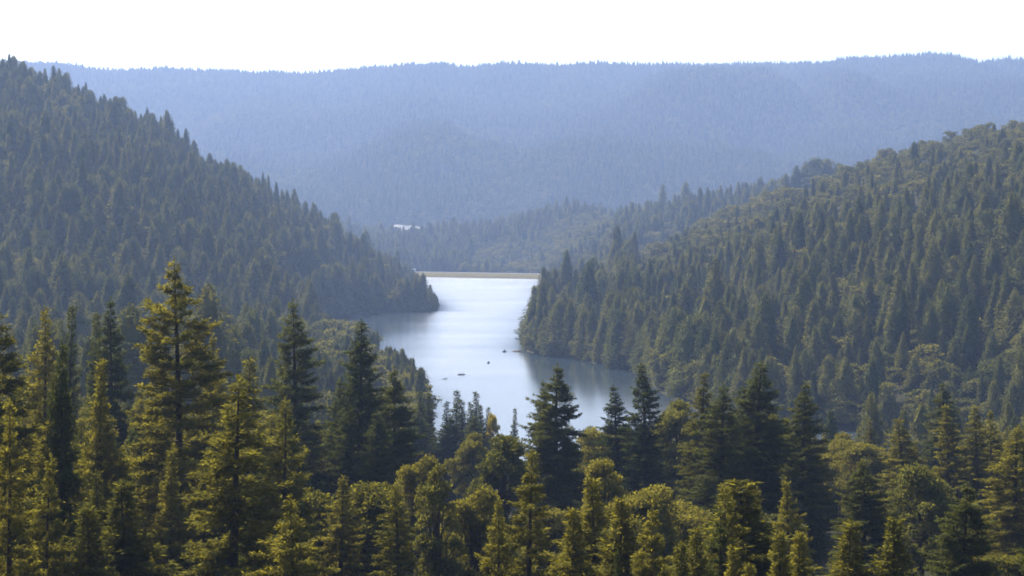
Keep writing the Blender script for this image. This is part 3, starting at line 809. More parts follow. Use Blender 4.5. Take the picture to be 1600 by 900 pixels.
# ------------------------------------------------------------------ hillside trees
hc, hlf = M['hill_conifer'], M['hill_leaf']
src = bpy.data.collections.new('hillside_kinds')
def far_kind(name, tree, mat, radius=None): return one_mesh(name, tree, mat, radius)
HC = [far_kind('conifer_tree', hill_conifer(rg(100 + i), 30, R, n_, 0.95, sh, lob, ti), hc)
      for i, (R, n_, sh, lob, ti) in enumerate([(6.6, 3800, .52, .26, 10), (5.6, 3400, .52, .24, 12), (7.8, 4400, .40, .34, 7), (6.0, 3400, .62, .30, 10),
                                             (5.0, 3100, .52, .22, 12), (7.2, 4200, .44, .36, 8), (6.4, 3300, .58, .55, 6), (4.6, 2600, .50, .5, 9)])]
HB = [far_kind('broadleaf_tree', broadleaf(rg(120 + i), 14, R, b, c, 42, 0.85, cr, 1.0, 5, False, lb), hlf)
      for i, (R, b, c, cr, lb) in enumerate([(5.0, .15, 38, 1.7, 6), (4.2, .1, 36, 1.5, 7), (5.8, .2, 40, 1.8, 5), (4.8, .12, 38, 1.6, 8)])]
FC = [far_kind('conifer_tree', hill_conifer(rg(140 + i), 28, R, 300, 2.4, sh, .25, 7), M['far'])
      for i, (R, sh) in enumerate([(4.8, .85), (4.2, .9), (5.6, .7)])]
FB = [far_kind('broadleaf_tree', broadleaf(rg(150 + i), 17, R, .05, 14, 11, 2.4, 2.2, 1.0, 3, False, 5), M['far']) for i, R in enumerate([5.5, 6.5])]

def visible_mask(X, Y, ztop, margin):
    """keeps trees whose tip is not far below the skyline of nearer ground"""
    u = 800 + F_PX * X / Y
    ys = np.geomspace(420, 7000, 260)
    us = np.linspace(-300, 1900, 220)
    UU, YY = np.meshgrid(us, ys, indexing='ij')
    g = ground_z((((UU - 800) / F_PX) * YY).ravel(), YY.ravel()).reshape(UU.shape) + 6
    run = np.maximum.accumulate(g / YY, axis=1)
    i = np.clip(np.round((u - us[0]) / (us[1] - us[0])).astype(int), 0, len(us) - 1)
    j = np.clip(np.searchsorted(ys, Y) - 3, 0, len(ys) - 1)
    return ztop / Y > run[i, j] - margin

def scatter_points(seed, y0, y1, space, umax):
    g = rg(seed)
    xs = np.arange(-umax * y1, umax * y1, space)
    ys = np.arange(y0, y1, space)
    X, Y = np.meshgrid(xs, ys)
    X = (X + g.uniform(-0.48, 0.48, X.shape) * space).ravel()
    Y = (Y + g.uniform(-0.48, 0.48, Y.shape) * space).ravel()
    k = np.abs(X) < umax * Y
    return X[k], Y[k], g

X, Y, g = scatter_points(5, 430, 3250, 9.8, 0.36)
sd = lake_sd(X, Y)
k = sd > 2.0
# the dam and the clear strip behind it stay open
DL, DR = np.array(water_pt(640, 432.2)), np.array(water_pt(852, 436))
dd = (DR - DL) / np.linalg.norm(DR - DL); dn = np.array([-dd[1], dd[0]])
rel_a = (X - DL[0]) * dd[0] + (Y - DL[1]) * dd[1]; rel_b = (X - DL[0]) * dn[0] + (Y - DL[1]) * dn[1]
Ld = np.linalg.norm(DR - DL)
k &= ~((rel_a > -14) & (rel_a < Ld + 3) & (rel_b > -22) & (rel_b < 45))
X, Y = X[k], Y[k]; sd = sd[k]
# trees and bushes leaning over the shore
bx, by = [], []
for i in range(len(LAKE)):
    a, b = LAKE[i], LAKE[(i + 1) % len(LAKE)]
    if i == len(LAKE) - 1: continue
    e = b - a; Ls = np.linalg.norm(e); nrm_ = np.array([e[1], -e[0]]) / Ls
    for t in np.arange(0, Ls, 3.2):
        for off in (1.5, 4.0, 7.5):
            q = a + e * (t + g.uniform(-1.2, 1.2)) / Ls
            for sg in (1, -1):
                w_ = q + nrm_ * sg * (off + g.uniform(-0.7, 0.9))
                bx.append(w_[0]); by.append(w_[1])
bx, by = np.array(bx), np.array(by)
bs = lake_sd(bx, by)
ra_ = (bx - DL[0]) * dd[0] + (by - DL[1]) * dd[1]; rb_ = (bx - DL[0]) * dn[0] + (by - DL[1]) * dn[1]
kk = ~((ra_ > -16) & (ra_ < Ld + 2) & (rb_ > -30)) & (bs > 0.5) & (bs < 9) & (by > 560)
belt = np.concatenate([np.zeros(len(X), bool), np.ones(kk.sum(), bool)])
X, Y, sd = np.concatenate([X, bx[kk]]), np.concatenate([Y, by[kk]]), np.concatenate([sd, bs[kk]])
Z = ground_z(X, Y) - 0.3
px = 800 + F_PX * X / Y
py = HOR - Z / Y * F_PX
patch = vnoise(X / 60, Y / 60, 9)
pb = 0.17 + 0.3 * np.clip((patch - 0.72) * 6, 0, 1)
pb = np.where((px > 560) & (px < 700) & (Y < 900), 0.7, pb)
pb = np.where((px > 1230) & (Y < 690), 0.58, pb)
ridge_y = np.interp(px, [1000, 1150, 1250, 1400, 1600, 1900], [1500, 1440, 1400, 1370, 1340, 1330])
pb = np.where((px > 1080) & (Y > ridge_y) & (Y < 1850), 0.93, pb)
pb = np.where((px > 735) & (px < 1160) & (Y > 2250) & (Y < 2700) & (py > np.interp(px, [735, 1000, 1160], [372, 330, 310])), 0.94, pb)
shore_r = (px > 800) & (px < 960) & (Y > 1250) & (Y < 2300)
pb = np.where(shore_r, 0.5, pb)
pb = np.where(belt, np.maximum(np.where(sd < 3.2, 1.0, 0.5), pb), pb)
is_b = g.uniform(0, 1, len(X)) < pb
drop = is_b & ~belt & (g.uniform(0, 1, len(X)) < 0.15)
H = np.where(is_b, g.uniform(8, 15, len(X)) * np.where(pb < 0.3, 1.35, 1.0), g.uniform(14, 33, len(X)) * (0.75 + 0.5 * vnoise(X / 32, Y / 32, 11)))
top_zone = (px > 1080) & (Y > ridge_y - 120) & (Y < 1850)
H = np.where(~is_b & (g.uniform(0, 1, len(X)) < 0.06), H * 1.3, H)
H = np.where(shore_r & ~is_b, H * 0.62, H)
H = np.where((pb > 0.9) & ~is_b, H * 0.75, H)
H = np.where(top_zone, H * np.where(is_b, 0.8, 0.5), H)
H = np.where(belt & is_b, H * np.where(sd < 3.2, 0.42, 0.7), H)
H = np.where((px < 720) & (Y < 1050), H * np.where(is_b, 1.0, np.interp(px, [360, 520], [1.0, 0.5])), H)
H = np.where((px > 1200) & (Y < 690) & ~is_b, H * 0.72, H)
H = np.where((px > 560) & (px < 720) & (Y > 1450) & (Y < 2450), H * np.interp(px, [560, 615, 645, 665, 690], [1.0, 0.72, 0.5, 0.38, 0.26]), H)
# the crest of the right hill is open scrub: conifers stay below this line of the slope, a few excepted
line = np.interp(px, [990, 1050, 1130, 1200, 1300, 1400, 1500, 1560, 1610, 1900], [415, 385, 358, 338, 308, 284, 256, 226, 204, 110])
high = (px > 990) & (Y < 1950) & (HOR - (Z + H) / Y * F_PX < line) & ~belt
lone = high & (g.uniform(0, 1, len(X)) < 0.26)
is_b = np.where(high & ~lone, True, is_b)
H = np.where(high & ~lone, g.uniform(4.0, 12.0, len(X)), np.where(lone, g.uniform(8, 19, len(X)), H))
# the near bank stays below the line of the near stand
capH = (HOR - np.interp(px, [x for x, _ in ENV], [y for _, y in ENV]) - 8) / F_PX * Y - Z
H = np.where((Y < 620) & (px > 640) & (px < 1300), np.minimum(H, np.maximum(capH, 3.0)), H)
W = H * np.where(is_b, g.uniform(1.0, 1.5, len(X)), g.uniform(0.8, 1.45, len(X)))
vis = visible_mask(X, Y, Z + H, 0.012) & ~drop & (np.abs(px - 800) < 990)
env_all = np.interp(px, [x - 0 for x, _ in ENV], [y for _, y in ENV])
vis &= (HOR - (Z + H) / Y * F_PX) < env_all + 120
X, Y, Z, H, W, is_b, px, py, sd = (a[vis] for a in (X, Y, Z, H, W, is_b, px, py, sd))
print('hill trees', len(X), is_b.sum())

def single(me, name, x, y, z, h, w, h0, label, cat, group=None):
    o = link(name, me, None, (x, y, z))
    o.rotation_euler = (0, 0, rnd.uniform(0, 6.28))
    o.scale = (w / h0, w / h0, h / h0)
    tag(o, label, cat, group)
    return o

def side_of(p, yy): 
    if yy > 2230: return 'beyond the dam'
    if p < 760: return 'on the left hillside'
    return 'on the right hillside'

def scatter_object(name, X, Y, Z, H, W, h0, meshes, label, cat, keep_collection):
    """all the trees nobody could count: ONE object of points that carries them"""
    me = bpy.data.meshes.new(name)
    n = len(X)
    me.vertices.add(n)
    me.vertices.foreach_set('co', np.stack([X, Y, Z], 1).astype(np.float32).ravel())
    gg = rg(n)
    rot = np.stack([gg.normal(0, .02, n), gg.normal(0, .02, n), gg.uniform(0, 6.28, n)], 1).astype(np.float32)
    scl = np.stack([W / h0, W / h0, H / h0], 1).astype(np.float32)
    a = me.attributes.new('rot', 'FLOAT_VECTOR', 'POINT'); a.data.foreach_set('vector', rot.ravel())
    a = me.attributes.new('scl', 'FLOAT_VECTOR', 'POINT'); a.data.foreach_set('vector', scl.ravel())
    a = me.attributes.new('idx', 'INT', 'POINT'); a.data.foreach_set('value', gg.integers(0, len(meshes), n).astype(np.int32))
    o = link(name, me)
    ng = bpy.data.node_groups.new(name + '_nodes', 'GeometryNodeTree')
    ng.interface.new_socket('Geometry', in_out='INPUT', socket_type='NodeSocketGeometry')
    ng.interface.new_socket('Geometry', in_out='OUTPUT', socket_type='NodeSocketGeometry')
    N, Lk = ng.nodes, ng.links
    gi, go = N.new('NodeGroupInput'), N.new('NodeGroupOutput')
    ci = N.new('GeometryNodeCollectionInfo')
    ci.inputs['Collection'].default_value = keep_collection
    ci.inputs['Separate Children'].default_value = True
    ci.inputs['Reset Children'].default_value = True
    ip = N.new('GeometryNodeInstanceOnPoints')
    ip.inputs['Pick Instance'].default_value = True
    def attr(nm, ty):
        x = N.new('GeometryNodeInputNamedAttribute'); x.data_type = ty; x.inputs['Name'].default_value = nm
        return next(s for s in x.outputs if s.enabled and s.name == 'Attribute')
    Lk.new(gi.outputs[0], ip.inputs['Points'])
    Lk.new(ci.outputs[0], ip.inputs['Instance'])
    Lk.new(attr('idx', 'INT'), ip.inputs['Instance Index'])
    Lk.new(attr('rot', 'FLOAT_VECTOR'), ip.inputs['Rotation'])
    Lk.new(attr('scl', 'FLOAT_VECTOR'), ip.inputs['Scale'])
    Lk.new(ip.outputs[0], go.inputs[0])
    md = o.modifiers.new('scatter', 'NODES'); md.node_group = ng
    return tag(o, label, cat, None, 'stuff')

def reference(col_name, objs):
    """a collection that lists real trees of the scene as the kinds the woods are made of"""
    c = bpy.data.collections.new(col_name)
    scene.collection.children.link(c)
    for o in objs: c.objects.link(o)
    return c

pyt = HOR - (Z + H) / Y * F_PX
clear = pyt < np.interp(px, [x for x, _ in ENV], [y for _, y in ENV]) - 30
inframe = (px > 6) & (px < 1594)
app = np.where(clear & inframe, H / Y, 0)
chosen = np.zeros(len(X), bool)
def pick(mask, n):
    i = np.where(mask & (app > 0))[0]
    return i[np.argsort(-app[i])][:n]
LAB = {
 (False, 'on the left hillside'): 'dark conifer among the larger trees low on the left hillside and spur',
 (False, 'on the right hillside'): 'dark conifer among the larger trees low on the right hillside above the shore',
 (False, 'beyond the dam'): 'hazy conifer in the wood beyond the dam',
 (True, 'on the left hillside'): 'rounded olive broadleaf in the wood left of the lake',
 (True, 'on the right hillside'): 'rounded olive broadleaf in the wood right of the lake',
 (True, 'beyond the dam'): 'rounded pale bush on the slope beyond the dam',
}
first = {False: {}, True: {}}
for b, n in ((False, 280), (True, 240)):
    for c, i in enumerate(pick(is_b == b, n)):
        s = side_of(px[i], Y[i])
        ms = HB if b else HC
        v = c % len(ms)
        o = single(ms[v], 'hillside_broadleaf' if b else 'hillside_conifer', X[i], Y[i], Z[i], H[i], W[i], 14.0 if b else 30.0,
                   LAB[(b, s)], 'tree' if b else 'conifer', ('broadleaf trees ' if b else 'conifers ') + s)
        first[b].setdefault(v, o)
        chosen[i] = True
ckc = reference('conifer_kinds', [first[False][v] for v in sorted(first[False])])
ckb = reference('broadleaf_kinds', [first[True][v] for v in sorted(first[True])])
r = ~chosen
a = r & ~is_b
scatter_object('conifer_forest', X[a], Y[a], Z[a], H[a], W[a], 30.0, HC, 'dense conifer forest covering the hills on both sides of the lake', 'forest', ckc)
a = r & is_b
scatter_object('hillside_woodland', X[a], Y[a], Z[a], H[a], W[a], 14.0, HB, 'pale scrub and broadleaf woodland patches on the hills round the lake', 'woodland', ckb)

# trees that stand out on the hills
OUT = [  # mesh, name, cat, px of tip, py of tip, distance, height, width, label
 (HC[2], 'hillside_conifer', 968, 480, 884, 30.5, 36, 'broad dark conifer standing at the water edge on the right shore'),
 (HC[1], 'hillside_conifer', 940, 492, 915, 27, 30, 'dark conifer just left of the broad one on the right shore'),
 (HC[0], 'hillside_conifer', 893, 468, 955, 32, 30, 'tall conifer behind the right shore point, above the small round tree'),
 (HC[4], 'hillside_conifer', 868, 478, 965, 30, 30, 'tall narrow conifer on the right shore point'),
 (HC[3], 'hillside_conifer', 845, 476, 985, 30, 32, 'leftmost tall conifer on the right shore point'),
 (HB[1], 'hillside_broadleaf', 912, 516, 940, 13.5, 12, 'small round tree at the water edge between two conifers on the right shore'),
 (HB[0], 'hillside_broadleaf', 828, 520, 985, 12, 12, 'pale round tree at the tip of the right shore point'),
 (HB[3], 'hillside_broadleaf', 834, 496, 1010, 17, 14, 'taller pale tree behind the tip of the right shore point'),
 (HC[0], 'hillside_conifer', 672, 444, 1580, 19, 21, 'dark cone shaped tree at the end of the left point, against the water'),
 (HC[5], 'hillside_conifer', 657, 430, 1600, 24, 24, 'larger dark conifer just left of the one at the end of the left point'),
 (HB[2], 'hillside_broadleaf', 681, 465, 1562, 7, 8, 'little bush on the tip of the left point'),
 (HC[2], 'hillside_conifer', 22, 86, 1560, 36, 36, 'highest conifer on the left hill top, its tip against the pale sky'),
 (HC[0], 'hillside_conifer', 36, 94, 1550, 33, 34, 'conifer right next to the highest one on the left hill top'),
 (HC[5], 'hillside_conifer', 50, 104, 1545, 30, 34, 'wide conifer right of the two highest ones on the left hill top'),
 (HC[0], 'hillside_conifer', 93, 106, 1545, 36, 36, 'tall bushy conifer after the first notch on the left hill skyline'),
 (HC[2], 'hillside_conifer', 104, 112, 1540, 34, 40, 'wide dark conifer hugging the tall bushy one on the left skyline'),
 (HC[3], 'hillside_conifer', 135, 128, 1535, 28, 30, 'conifer on the left skyline sloping down toward the notch'),
 (HC[1], 'hillside_conifer', 164, 146, 1535, 33, 33, 'twin topped left conifer of the pair right of the notch on the left skyline'),
 (HC[4], 'hillside_conifer', 184, 150, 1532, 30, 28, 'slim right conifer of the pair right of the notch on the left skyline'),
 (HC[1], 'hillside_conifer', 212, 172, 1530, 26, 28, 'conifer halfway down the left skyline'),
 (HC[0], 'hillside_conifer', 252, 180, 1530, 30, 28, 'spire shaped conifer standing proud of the left skyline'),
 (HC[3], 'hillside_conifer', 270, 187, 1530, 30, 26, 'thin spire just right of the proud one on the left skyline'),
 (HC[5], 'hillside_conifer', 291, 200, 1530, 27, 28, 'bushy conifer where the left skyline steepens'),
 (HC[4], 'hillside_conifer', 410, 268, 1560, 27, 22, 'first of three slim spires low on the left skyline'),
 (HC[1], 'hillside_conifer', 420, 272, 1565, 26, 22, 'second of three slim spires low on the left skyline'),
 (HC[0], 'hillside_conifer', 432, 284, 1565, 25, 26, 'third and widest of three slim spires low on the left skyline'),
 (HC[0], 'hillside_conifer', 546, 336, 2750, 40, 40, 'dark conifer alone in the dip where the left hill meets the far wood'),
 (HC[2], 'hillside_conifer', 1036, 287, 2330, 30, 30, 'left of three lone spires on the ridge beyond the lake at right'),
 (HC[0], 'hillside_conifer', 1126, 289, 2260, 30, 30, 'middle of three lone spires on the ridge beyond the lake at right'),
 (HC[0], 'hillside_conifer', 1168, 284, 2230, 31, 30, 'right of three lone spires on the ridge beyond the lake at right'),
 (HC[5], 'hillside_conifer', 1228, 270, 1900, 26, 48, 'small conifer at the left end of the dark grove on the right ridge'),
 (HC[1], 'hillside_conifer', 1243, 258, 1900, 30, 70, 'dark conifer second from left in the grove on the right ridge'),
 (HC[3], 'hillside_conifer', 1259, 252, 1905, 33, 84, 'tall conifer in the left half of the dark grove on the right ridge'),
 (HC[2], 'hillside_conifer', 1276, 246, 1900, 36, 108, 'broad topped tall tree in the middle of the dark grove on the right ridge'),
 (HC[5], 'hillside_conifer', 1293, 247, 1905, 35, 104, 'broad topped tall tree in the right half of the dark grove on the right ridge'),
 (HC[4], 'hillside_conifer', 1307, 254, 1900, 29, 80, 'shorter tree in the right half of the dark grove on the right ridge'),
 (HC[1], 'hillside_conifer', 1322, 258, 1905, 29, 26, 'slim spire at the right end of the dark grove on the right ridge'),
 (HC[2], 'hillside_conifer', 1288, 288, 1440, 22, 30, 'dark bushy conifer on the pale scrub of the right ridge, under the grove'),
 (HC[0], 'hillside_conifer', 1215, 312, 1420, 20, 22, 'dark conifer at the left end of the pale scrub on the right ridge'),
]
for me, nm, x_, y_, Yd, h, w, lab in OUT:
    Xd = (x_ - 800) / F_PX * Yd
    zt = (HOR - y_) / F_PX * Yd
    zg = float(ground_z([Xd], [Yd])[0]) - 0.3
    h0 = 30.0 if nm == 'hillside_conifer' else 14.0
    hh = max(zt - zg, h * 0.6)
    single(me, nm, Xd, Yd, zg, hh, w if h0 == 30.0 else w, h0, lab, 'conifer' if h0 == 30.0 else 'tree')

# ------------------------------------------------------------------ far ridge: one mass of woods
X, Y, g = scatter_points(77, 3350, 6000, 11.5, 0.34)
Z = ground_z(X, Y) - 0.5
bq = g.uniform(0, 1, len(X)) < 0.30 + 0.5 * np.clip((vnoise(X / 160, Y / 160, 14) - 0.55) * 4, 0, 1)
H = np.where(bq, g.uniform(12, 20, len(X)), g.uniform(17, 33, len(X)))
W = np.where(bq, H * 1.15, g.uniform(26, 40, len(X)))
px_ = 800 + F_PX * X / Y
q = ((np.abs(px_ - 634) < 29) & (np.abs(Y - 3480) < 36)) | ((np.abs(px_ - 634) < 26) & (Y < 3480) & (g.uniform(0, 1, len(X)) < 0.8))
v = visible_mask(X, Y, Z + H, 0.012) & ~q & (np.abs(px_ - 800) < 940)
X, Y, Z, H, W, bq = (t[v] for t in (X, Y, Z, H, W, bq))
print('far trees', len(X))
singles = []
farsrc = []
for me, b in [(m, False) for m in FC] + [(m, True) for m in FB]:
    i = np.where(bq == b)[0]
    i = i[np.argmin(np.abs(Y[i] - 4700) + np.abs(X[i] - 300 * len(farsrc)) )]
    o = single(me, 'ridge_tree', X[i], Y[i], Z[i], H[i], W[i], 17.0 if b else 28.0, 'hazy blue tree in the woods on the far ridge', 'tree', 'trees on the far ridge')
    farsrc.append(o); Y[i] = -1
kf = reference('ridge_conifer_kinds', farsrc[:3]); kb = reference('ridge_broadleaf_kinds', farsrc[3:])
a = (~bq) & (Y > 0)
scatter_object('far_ridge_forest', X[a], Y[a], Z[a], H[a], W[a], 28.0, FC, 'hazy blue conifer forest covering the far ridge', 'forest', kf)
a = bq & (Y > 0)
scatter_object('far_ridge_woodland', X[a], Y[a], Z[a], H[a], W[a], 17.0, FB, 'hazy blue broadleaf woodland mixed into the far ridge', 'woodland', kb)


# ------------------------------------------------------------------ pale sand clearing at the foot of the far ridge
cb_ = MB()
cx, cyy = (634 - 800) / F_PX * 3480, 3480.0
n = 40
outer = []
for i in range(n):
    t = 2 * math.pi * i / n
    rr = 1 + 0.22 * math.sin(3 * t + 1) + 0.12 * math.sin(7 * t)
    outer.append((cx + 31 * rr * math.cos(t), cyy + 20 * rr * math.sin(t)))
xs = np.array(outer)
rings = []
for f in (0.02, 0.35, 0.7, 1.0):
    p = np.array([cx, cyy]) + (xs - [cx, cyy]) * f
    rings.append(np.column_stack([p, ground_z(p[:, 0], p[:, 1]) + 2.2]))
p = rings[-1].copy(); p[:, 2] -= 6; rings.append(p)
cb_.loft([list(map(tuple, r_)) for r_ in rings], caps=False)
tag(cb_.build('sand_clearing', M['quarry'], smooth=True), kind='structure')

# ------------------------------------------------------------------ the dam
def along(a, b, z): return (DL[0] + dd[0] * a + dn[0] * b, DL[1] + dd[1] * a + dn[1] * b, z)
CZ = WATER + 6.0
dam = empty('earth_dam', along(Ld / 2, 0, WATER))
tag(dam, 'low tan earth dam with a pale parapet closing the far end of the lake', 'dam')
def dam_part(name, sect, mat, a0, a1, steps=30):
    b = MB()
    b.loft([[along(a0 + (a1 - a0) * i / steps, s_[0] + 0.25 * math.sin(i * 1.7 + s_[1]) * (s_[1] < 4), WATER + s_[1]) for s_ in sect] for i in range(steps + 1)])
    o = b.build(name, mat, dam)
    o.location = -dam.location
    return o
dam_part('embankment', [(-9, -2.5), (10, 5.8), (19, 5.8), (60, -14), (60, -20), (-9, -20)], M['dam'], -26, Ld + 24)
dam_part('crest_road', [(11.2, 5.8), (11.2, 6.0), (17.8, 6.0), (17.8, 5.8)], M['road'], -20, Ld + 14)
dam_part('parapet', [(10.2, 5.7), (10.2, 6.55), (10.5, 6.55), (10.5, 5.7)], M['concrete'], -6, Ld - 8)

gh = empty('gate_house', along(-5.5, 13.5, CZ))
gh.rotation_euler = (0, 0, math.atan2(dd[1], dd[0]))
tag(gh, 'small white roofed open sided building at the left end of the dam', 'building')
b = MB(); b.box(-5.6, 5.6, -3.2, 3.2, 3.5, 3.95); b.box(-5.2, 5.2, -2.8, 2.8, 3.95, 4.2); b.build('roof', M['white_paint'], gh)
b = MB(); b.box(-5.0, 5.0, 1.8, 2.4, 0, 3.5); b.box(-5.0, -4.6, -2.5, 1.8, 0, 3.5); b.build('wall', M['concrete'], gh)
b = MB(); b.box(-5.0, 5.0, -2.4, -2.1, -0.6, 0.7); b.build('low_wall', M['concrete'], gh)
for xq in (-1.6, 1.7, 4.7):
    b = MB(); b.box(xq - 0.15, xq + 0.15, -2.4, -2.1, 0.7, 3.5); b.build('post', M['white_paint'], gh)
b = MB(); b.box(-4.2, 1.2, 1.70, 1.795, 0.5, 2.9); b.build('door', M['dark_glass'], gh)

tk = empty('water_tank', along(-7.5, -1.0, WATER + 2.2))
tag(tk, 'bright white round tank below the white roofed building by the dam', 'tank')
b = MB(); th = np.linspace(0, 2 * math.pi, 20, endpoint=False)
b.loft([[(1.7 * math.cos(t), 1.7 * math.sin(t), z) for t in th] for z in (-1.6, 2.3)]); b.build('tank_body', M['white_paint'], tk, True)
b = MB(); b.loft([[(r_ * math.cos(t), r_ * math.sin(t), z) for t in th] for r_, z in ((1.78, 2.3), (1.75, 2.42), (0.9, 2.85), (0.1, 3.0))]); b.build('tank_lid', M['white_paint'], tk, True)
rp = MB()
rp.loft([[along(-6, -7, WATER + 2.1), along(-2, -4, WATER + 2.1), along(-2, -4, WATER + 1.2), along(-6, -7, WATER + 1.2)],
         [along(3, -15, WATER + 0.7), along(7, -11, WATER + 0.7), along(7, -11, WATER - 1), along(3, -15, WATER - 1)],
         [along(9, -22, WATER - 0.1), along(14, -18, WATER - 0.1), along(14, -18, WATER - 1.5), along(9, -22, WATER - 1.5)]])
tag(rp.build('boat_ramp', M['road']), kind='structure')

# ------------------------------------------------------------------ rocks at the shore
def rock(px_, py_, L_, W_, H_, seed, label):
    g = rg(seed)
    x, y = water_pt(px_, py_)
    b = MB()
    for k in range(5):
        cx_ = (k / 4 - 0.5) * L_ * 0.8; sz = g.uniform(0.55, 1.0)
        rings = []
        for lat in np.linspace(-0.5, 1.5, 7):
            rings.append([(cx_ + math.cos(t) * math.cos(lat) * L_ * 0.22 * sz * g.uniform(0.8, 1.2), g.uniform(-.1, .1) + math.sin(t) * math.cos(lat) * W_ * 0.5 * sz * g.uniform(0.8, 1.2),
                           math.sin(lat) * H_ * sz * (0.55 + 0.45 * k / 4) - 0.1) for t in np.linspace(0, 6.28, 11, endpoint=False)])
        b.loft(rings)
    o = b.build('shore_rock', M['rock'])
    o.location = (x, y, WATER)
    return tag(o, label, 'rock', None)
rock(806, 549.5, 4.6, 2.2, 1.5, 3, 'brown rock spit in the water just off the right shore point')
rock(837, 451.5, 9.0, 4.0, 3.0, 4, 'small tan rock point on the right shore close to the dam')

# ------------------------------------------------------------------ boats and the people in them
def skin_mesh(name, pts, edges, rad, mat, parent, root=0, sub=2):
    me = bpy.data.meshes.new(name)
    me.from_pydata(pts, edges, [])
    me.materials.append(mat)
    o = link(name, me, parent)
    md = o.modifiers.new('skin', 'SKIN')
    for i, r_ in enumerate(rad):
        me.skin_vertices[0].data[i].radius = (r_, r_) if not isinstance(r_, tuple) else r_
        me.skin_vertices[0].data[i].use_root = (i == root)
    s_ = o.modifiers.new('smooth', 'SUBSURF'); s_.levels = sub; s_.render_levels = sub
    return o

def person(loc, rz, label, vest, lean=0.12, arm=0.0, standing=False):
    p = empty('person', loc, rz)
    tag(p, label, 'person')
    h = 0.0 if not standing else 0.42
    pts = [(0,0,0.10+h),(lean*.4,0,0.32+h),(lean*.9,0,0.52+h),(lean,0,0.60+h),(lean+.02,0,0.70+h),(lean+.04,0,0.82+h),     # pelvis..head
           (lean*.9,0.19,0.50+h),(lean+.16,0.24,0.30+h),(lean+.38,0.16,0.32+h+arm),(lean+.46,0.12,0.33+h+arm),
           (lean*.9,-0.19,0.50+h),(lean+.16,-0.24,0.30+h),(lean+.38,-0.16,0.32+h+arm),(lean+.46,-0.12,0.33+h+arm)]
    if standing:
        pts += [(0.02,0.10,0.02+h),(0.03,0.12,-0.02),(0,0.13,-0.42),(0.16,0.14,-0.44),(0.02,-0.10,0.02+h),(0.03,-0.12,-0.02),(0,-0.13,-0.42),(0.16,-0.14,-0.44)]
    else:
        pts += [(0.08,0.10,0.09),(0.44,0.14,0.14),(0.52,0.15,-0.26),(0.68,0.16,-0.29),(0.08,-0.10,0.09),(0.44,-0.14,0.14),(0.52,-0.15,-0.26),(0.68,-0.16,-0.29)]
    ed = [(0,1),(1,2),(2,3),(3,4),(4,5),(2,6),(6,7),(7,8),(8,9),(2,10),(10,11),(11,12),(12,13),(0,14),(14,15),(15,16),(16,17),(0,18),(18,19),(19,20),(20,21)]
    rad = [.15,.15,.13,.065,.09,.085,.065,.05,.038,.045,.065,.05,.038,.045,.095,.07,.05,.04,.095,.07,.05,.04]
    skin_mesh('body', pts, ed, rad, M['jacket'], p)
    skin_mesh('life_vest' if vest else 'jacket', [pts[0], pts[1], pts[2]], [(0,1),(1,2)], [.17,.175,.16], M['vest'] if vest else M['jacket'], p)
    skin_mesh('face', [(lean+.05,0,0.70+h),(lean+.06,0,0.80+h)], [(0,1)], [.085,.085], M['skin'], p)
    skin_mesh('hair', [(lean+.01,0,0.80+h),(lean+.01,0,0.87+h)], [(0,1)], [.10,.085], M['hair'], p)
    return p

def boat(name, px_, py_, L_, B_, D_, rz, mat, label, cat, motor=False, kayak=False):
    x, y = water_pt(px_, py_)
    o = empty(name, (x, y, WATER), rz)
    tag(o, label, cat)
    b = MB(); rings = []
    for i in range(15):
        t = i / 14
        if kayak: w = B_ / 2 * max(0.02, math.sin(math.pi * t)) ** 0.7
        else: w = B_ / 2 * (max(0.02, 1 - max(0, (t - 0.45) / 0.55) ** 2.2)) * (0.9 + 0.1 * min(1, t * 4))
        sheer = D_ * (1 + 0.35 * max(0, t - 0.5) ** 2 * 4)
        xx = (t - 0.5) * L_
        rk = -0.12 if not kayak else -0.08
        rk += 0.10 * max(0, (t - 0.8) / 0.2) ** 2
        rings.append([(xx, -w, sheer), (xx, -w * 0.85, rk + 0.1), (xx, 0, rk), (xx, w * 0.85, rk + 0.1), (xx, w, sheer),
                      (xx, w * 0.9, sheer - 0.01), (xx, w * 0.75, rk + 0.15), (xx, 0, rk + 0.09), (xx, -w * 0.75, rk + 0.15), (xx, -w * 0.9, sheer - 0.01)])
    b.loft(rings); b.build('hull', mat, o)
    if kayak:
        d = MB(); 
        for s0, s1 in ((-0.46, -0.12), (0.16, 0.46)):
            d.loft([[(L_*s0, -B_*.17, D_ + .01), (L_*s0, B_*.17, D_ + .01), (L_*s0, 0, D_ + .08)], [(L_*s1, -B_*.30, D_ + .01), (L_*s1, B_*.30, D_ + .01), (L_*s1, 0, D_ + .10)]])
        d.build('deck', mat, o)
    else:
        for f in (-0.28, 0.1):
            d = MB(); d.box(L_*f - .15, L_*f + .15, -B_*.44, B_*.44, D_ * 0.72, D_ * 0.72 + .04); d.build('seat', M['wood'], o)
        if motor:
            d = MB(); d.box(-L_/2 - .28, -L_/2 + .02, -.13, .13, D_ - .02, D_ + .34); d.box(-L_/2 - .2, -L_/2 - .08, -.05, .05, -.4, D_)
            d.build('outboard_motor', M['motor'], o)
    return o
def in_boat(bt, f, L_, z): 
    c_, s_ = math.cos(bt.rotation_euler[2]), math.sin(bt.rotation_euler[2])
    return (bt.location[0] + c_ * f * L_, bt.location[1] + s_ * f * L_, WATER + z)

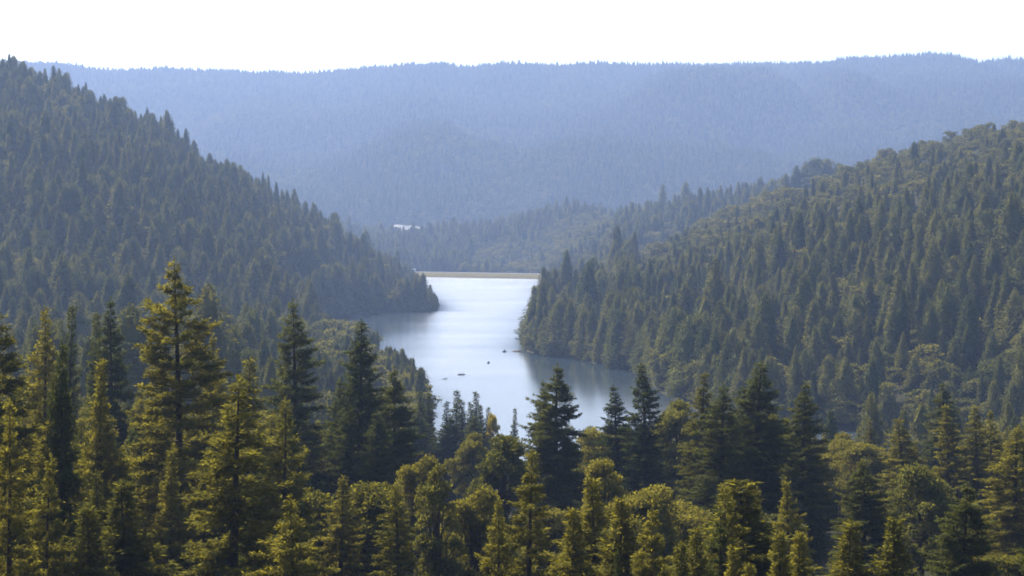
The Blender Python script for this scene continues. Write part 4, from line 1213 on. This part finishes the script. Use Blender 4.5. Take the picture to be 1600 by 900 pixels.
b1 = boat('rowing_boat', 720.5, 586, 3.3, 1.35, 0.42, R_(184), M['hull_dark'], 'dark boat with two people aboard, largest of the boats near the middle of the lake', 'boat', True)
person(in_boat(b1, -0.28, 3.3, 0.32), R_(184), 'person at the stern of the dark boat, beside the motor', True)
person(in_boat(b1, 0.1, 3.3, 0.32), R_(180), 'person at the bow of the dark boat', False)
b2 = boat('kayak', 695, 592.5, 3.0, 0.66, 0.20, R_(30), M['hull_grey'], 'tiny low kayak left of the dark boat, nearest to the wooded spur', 'kayak', kayak=True)
person(in_boat(b2, 0.0, 3.0, 0.02), R_(30), 'person paddling the tiny kayak', False, 0.05, 0.12)
pd = MB(); pd.tube([(-0.55, -1.0, 0.5), (0.5, 0.0, 0.52), (1.0, 1.0, 0.34)], 0.018, 5)
pd.box(0.92, 1.02, 0.9, 1.3, 0.22, 0.36)
pdo = pd.build('paddle', M['wood']); pdo.location = in_boat(b2, 0.02, 3.0, 0.0); pdo.rotation_euler = (0, 0, R_(30))
tag(pdo, 'thin wooden paddle held across the tiny kayak', 'paddle')
b3 = boat('rowing_boat', 763.5, 567.5, 3.2, 1.4, 0.50, R_(82), M['hull_teal'], 'small blue green boat seen end on in the middle of the lake', 'boat')
person(in_boat(b3, -0.28, 3.2, 0.36), R_(82), 'person sitting in the blue green boat seen end on', False)
b4 = boat('rowing_boat', 789, 550, 3.6, 1.5, 0.55, R_(62), M['hull_grey'], 'grey boat with a standing person, off the right shore point', 'boat', True)
person(in_boat(b4, -0.05, 3.6, 0.52), R_(62), 'person standing up in the grey boat off the right shore point', False, 0.06, 0.15, True)
person(in_boat(b4, -0.28, 3.6, 0.40), R_(62), 'person sitting at the stern of the grey boat off the right shore point', True)
b5 = boat('rowing_boat', 808, 529.5, 3.0, 1.3, 0.40, R_(8), M['hull_dark'], 'low dark boat close to the trees of the right shore, farthest boat on the lake', 'boat')
person(in_boat(b5, -0.28, 3.0, 0.30), R_(8), 'person in the farthest low dark boat by the right shore', False)
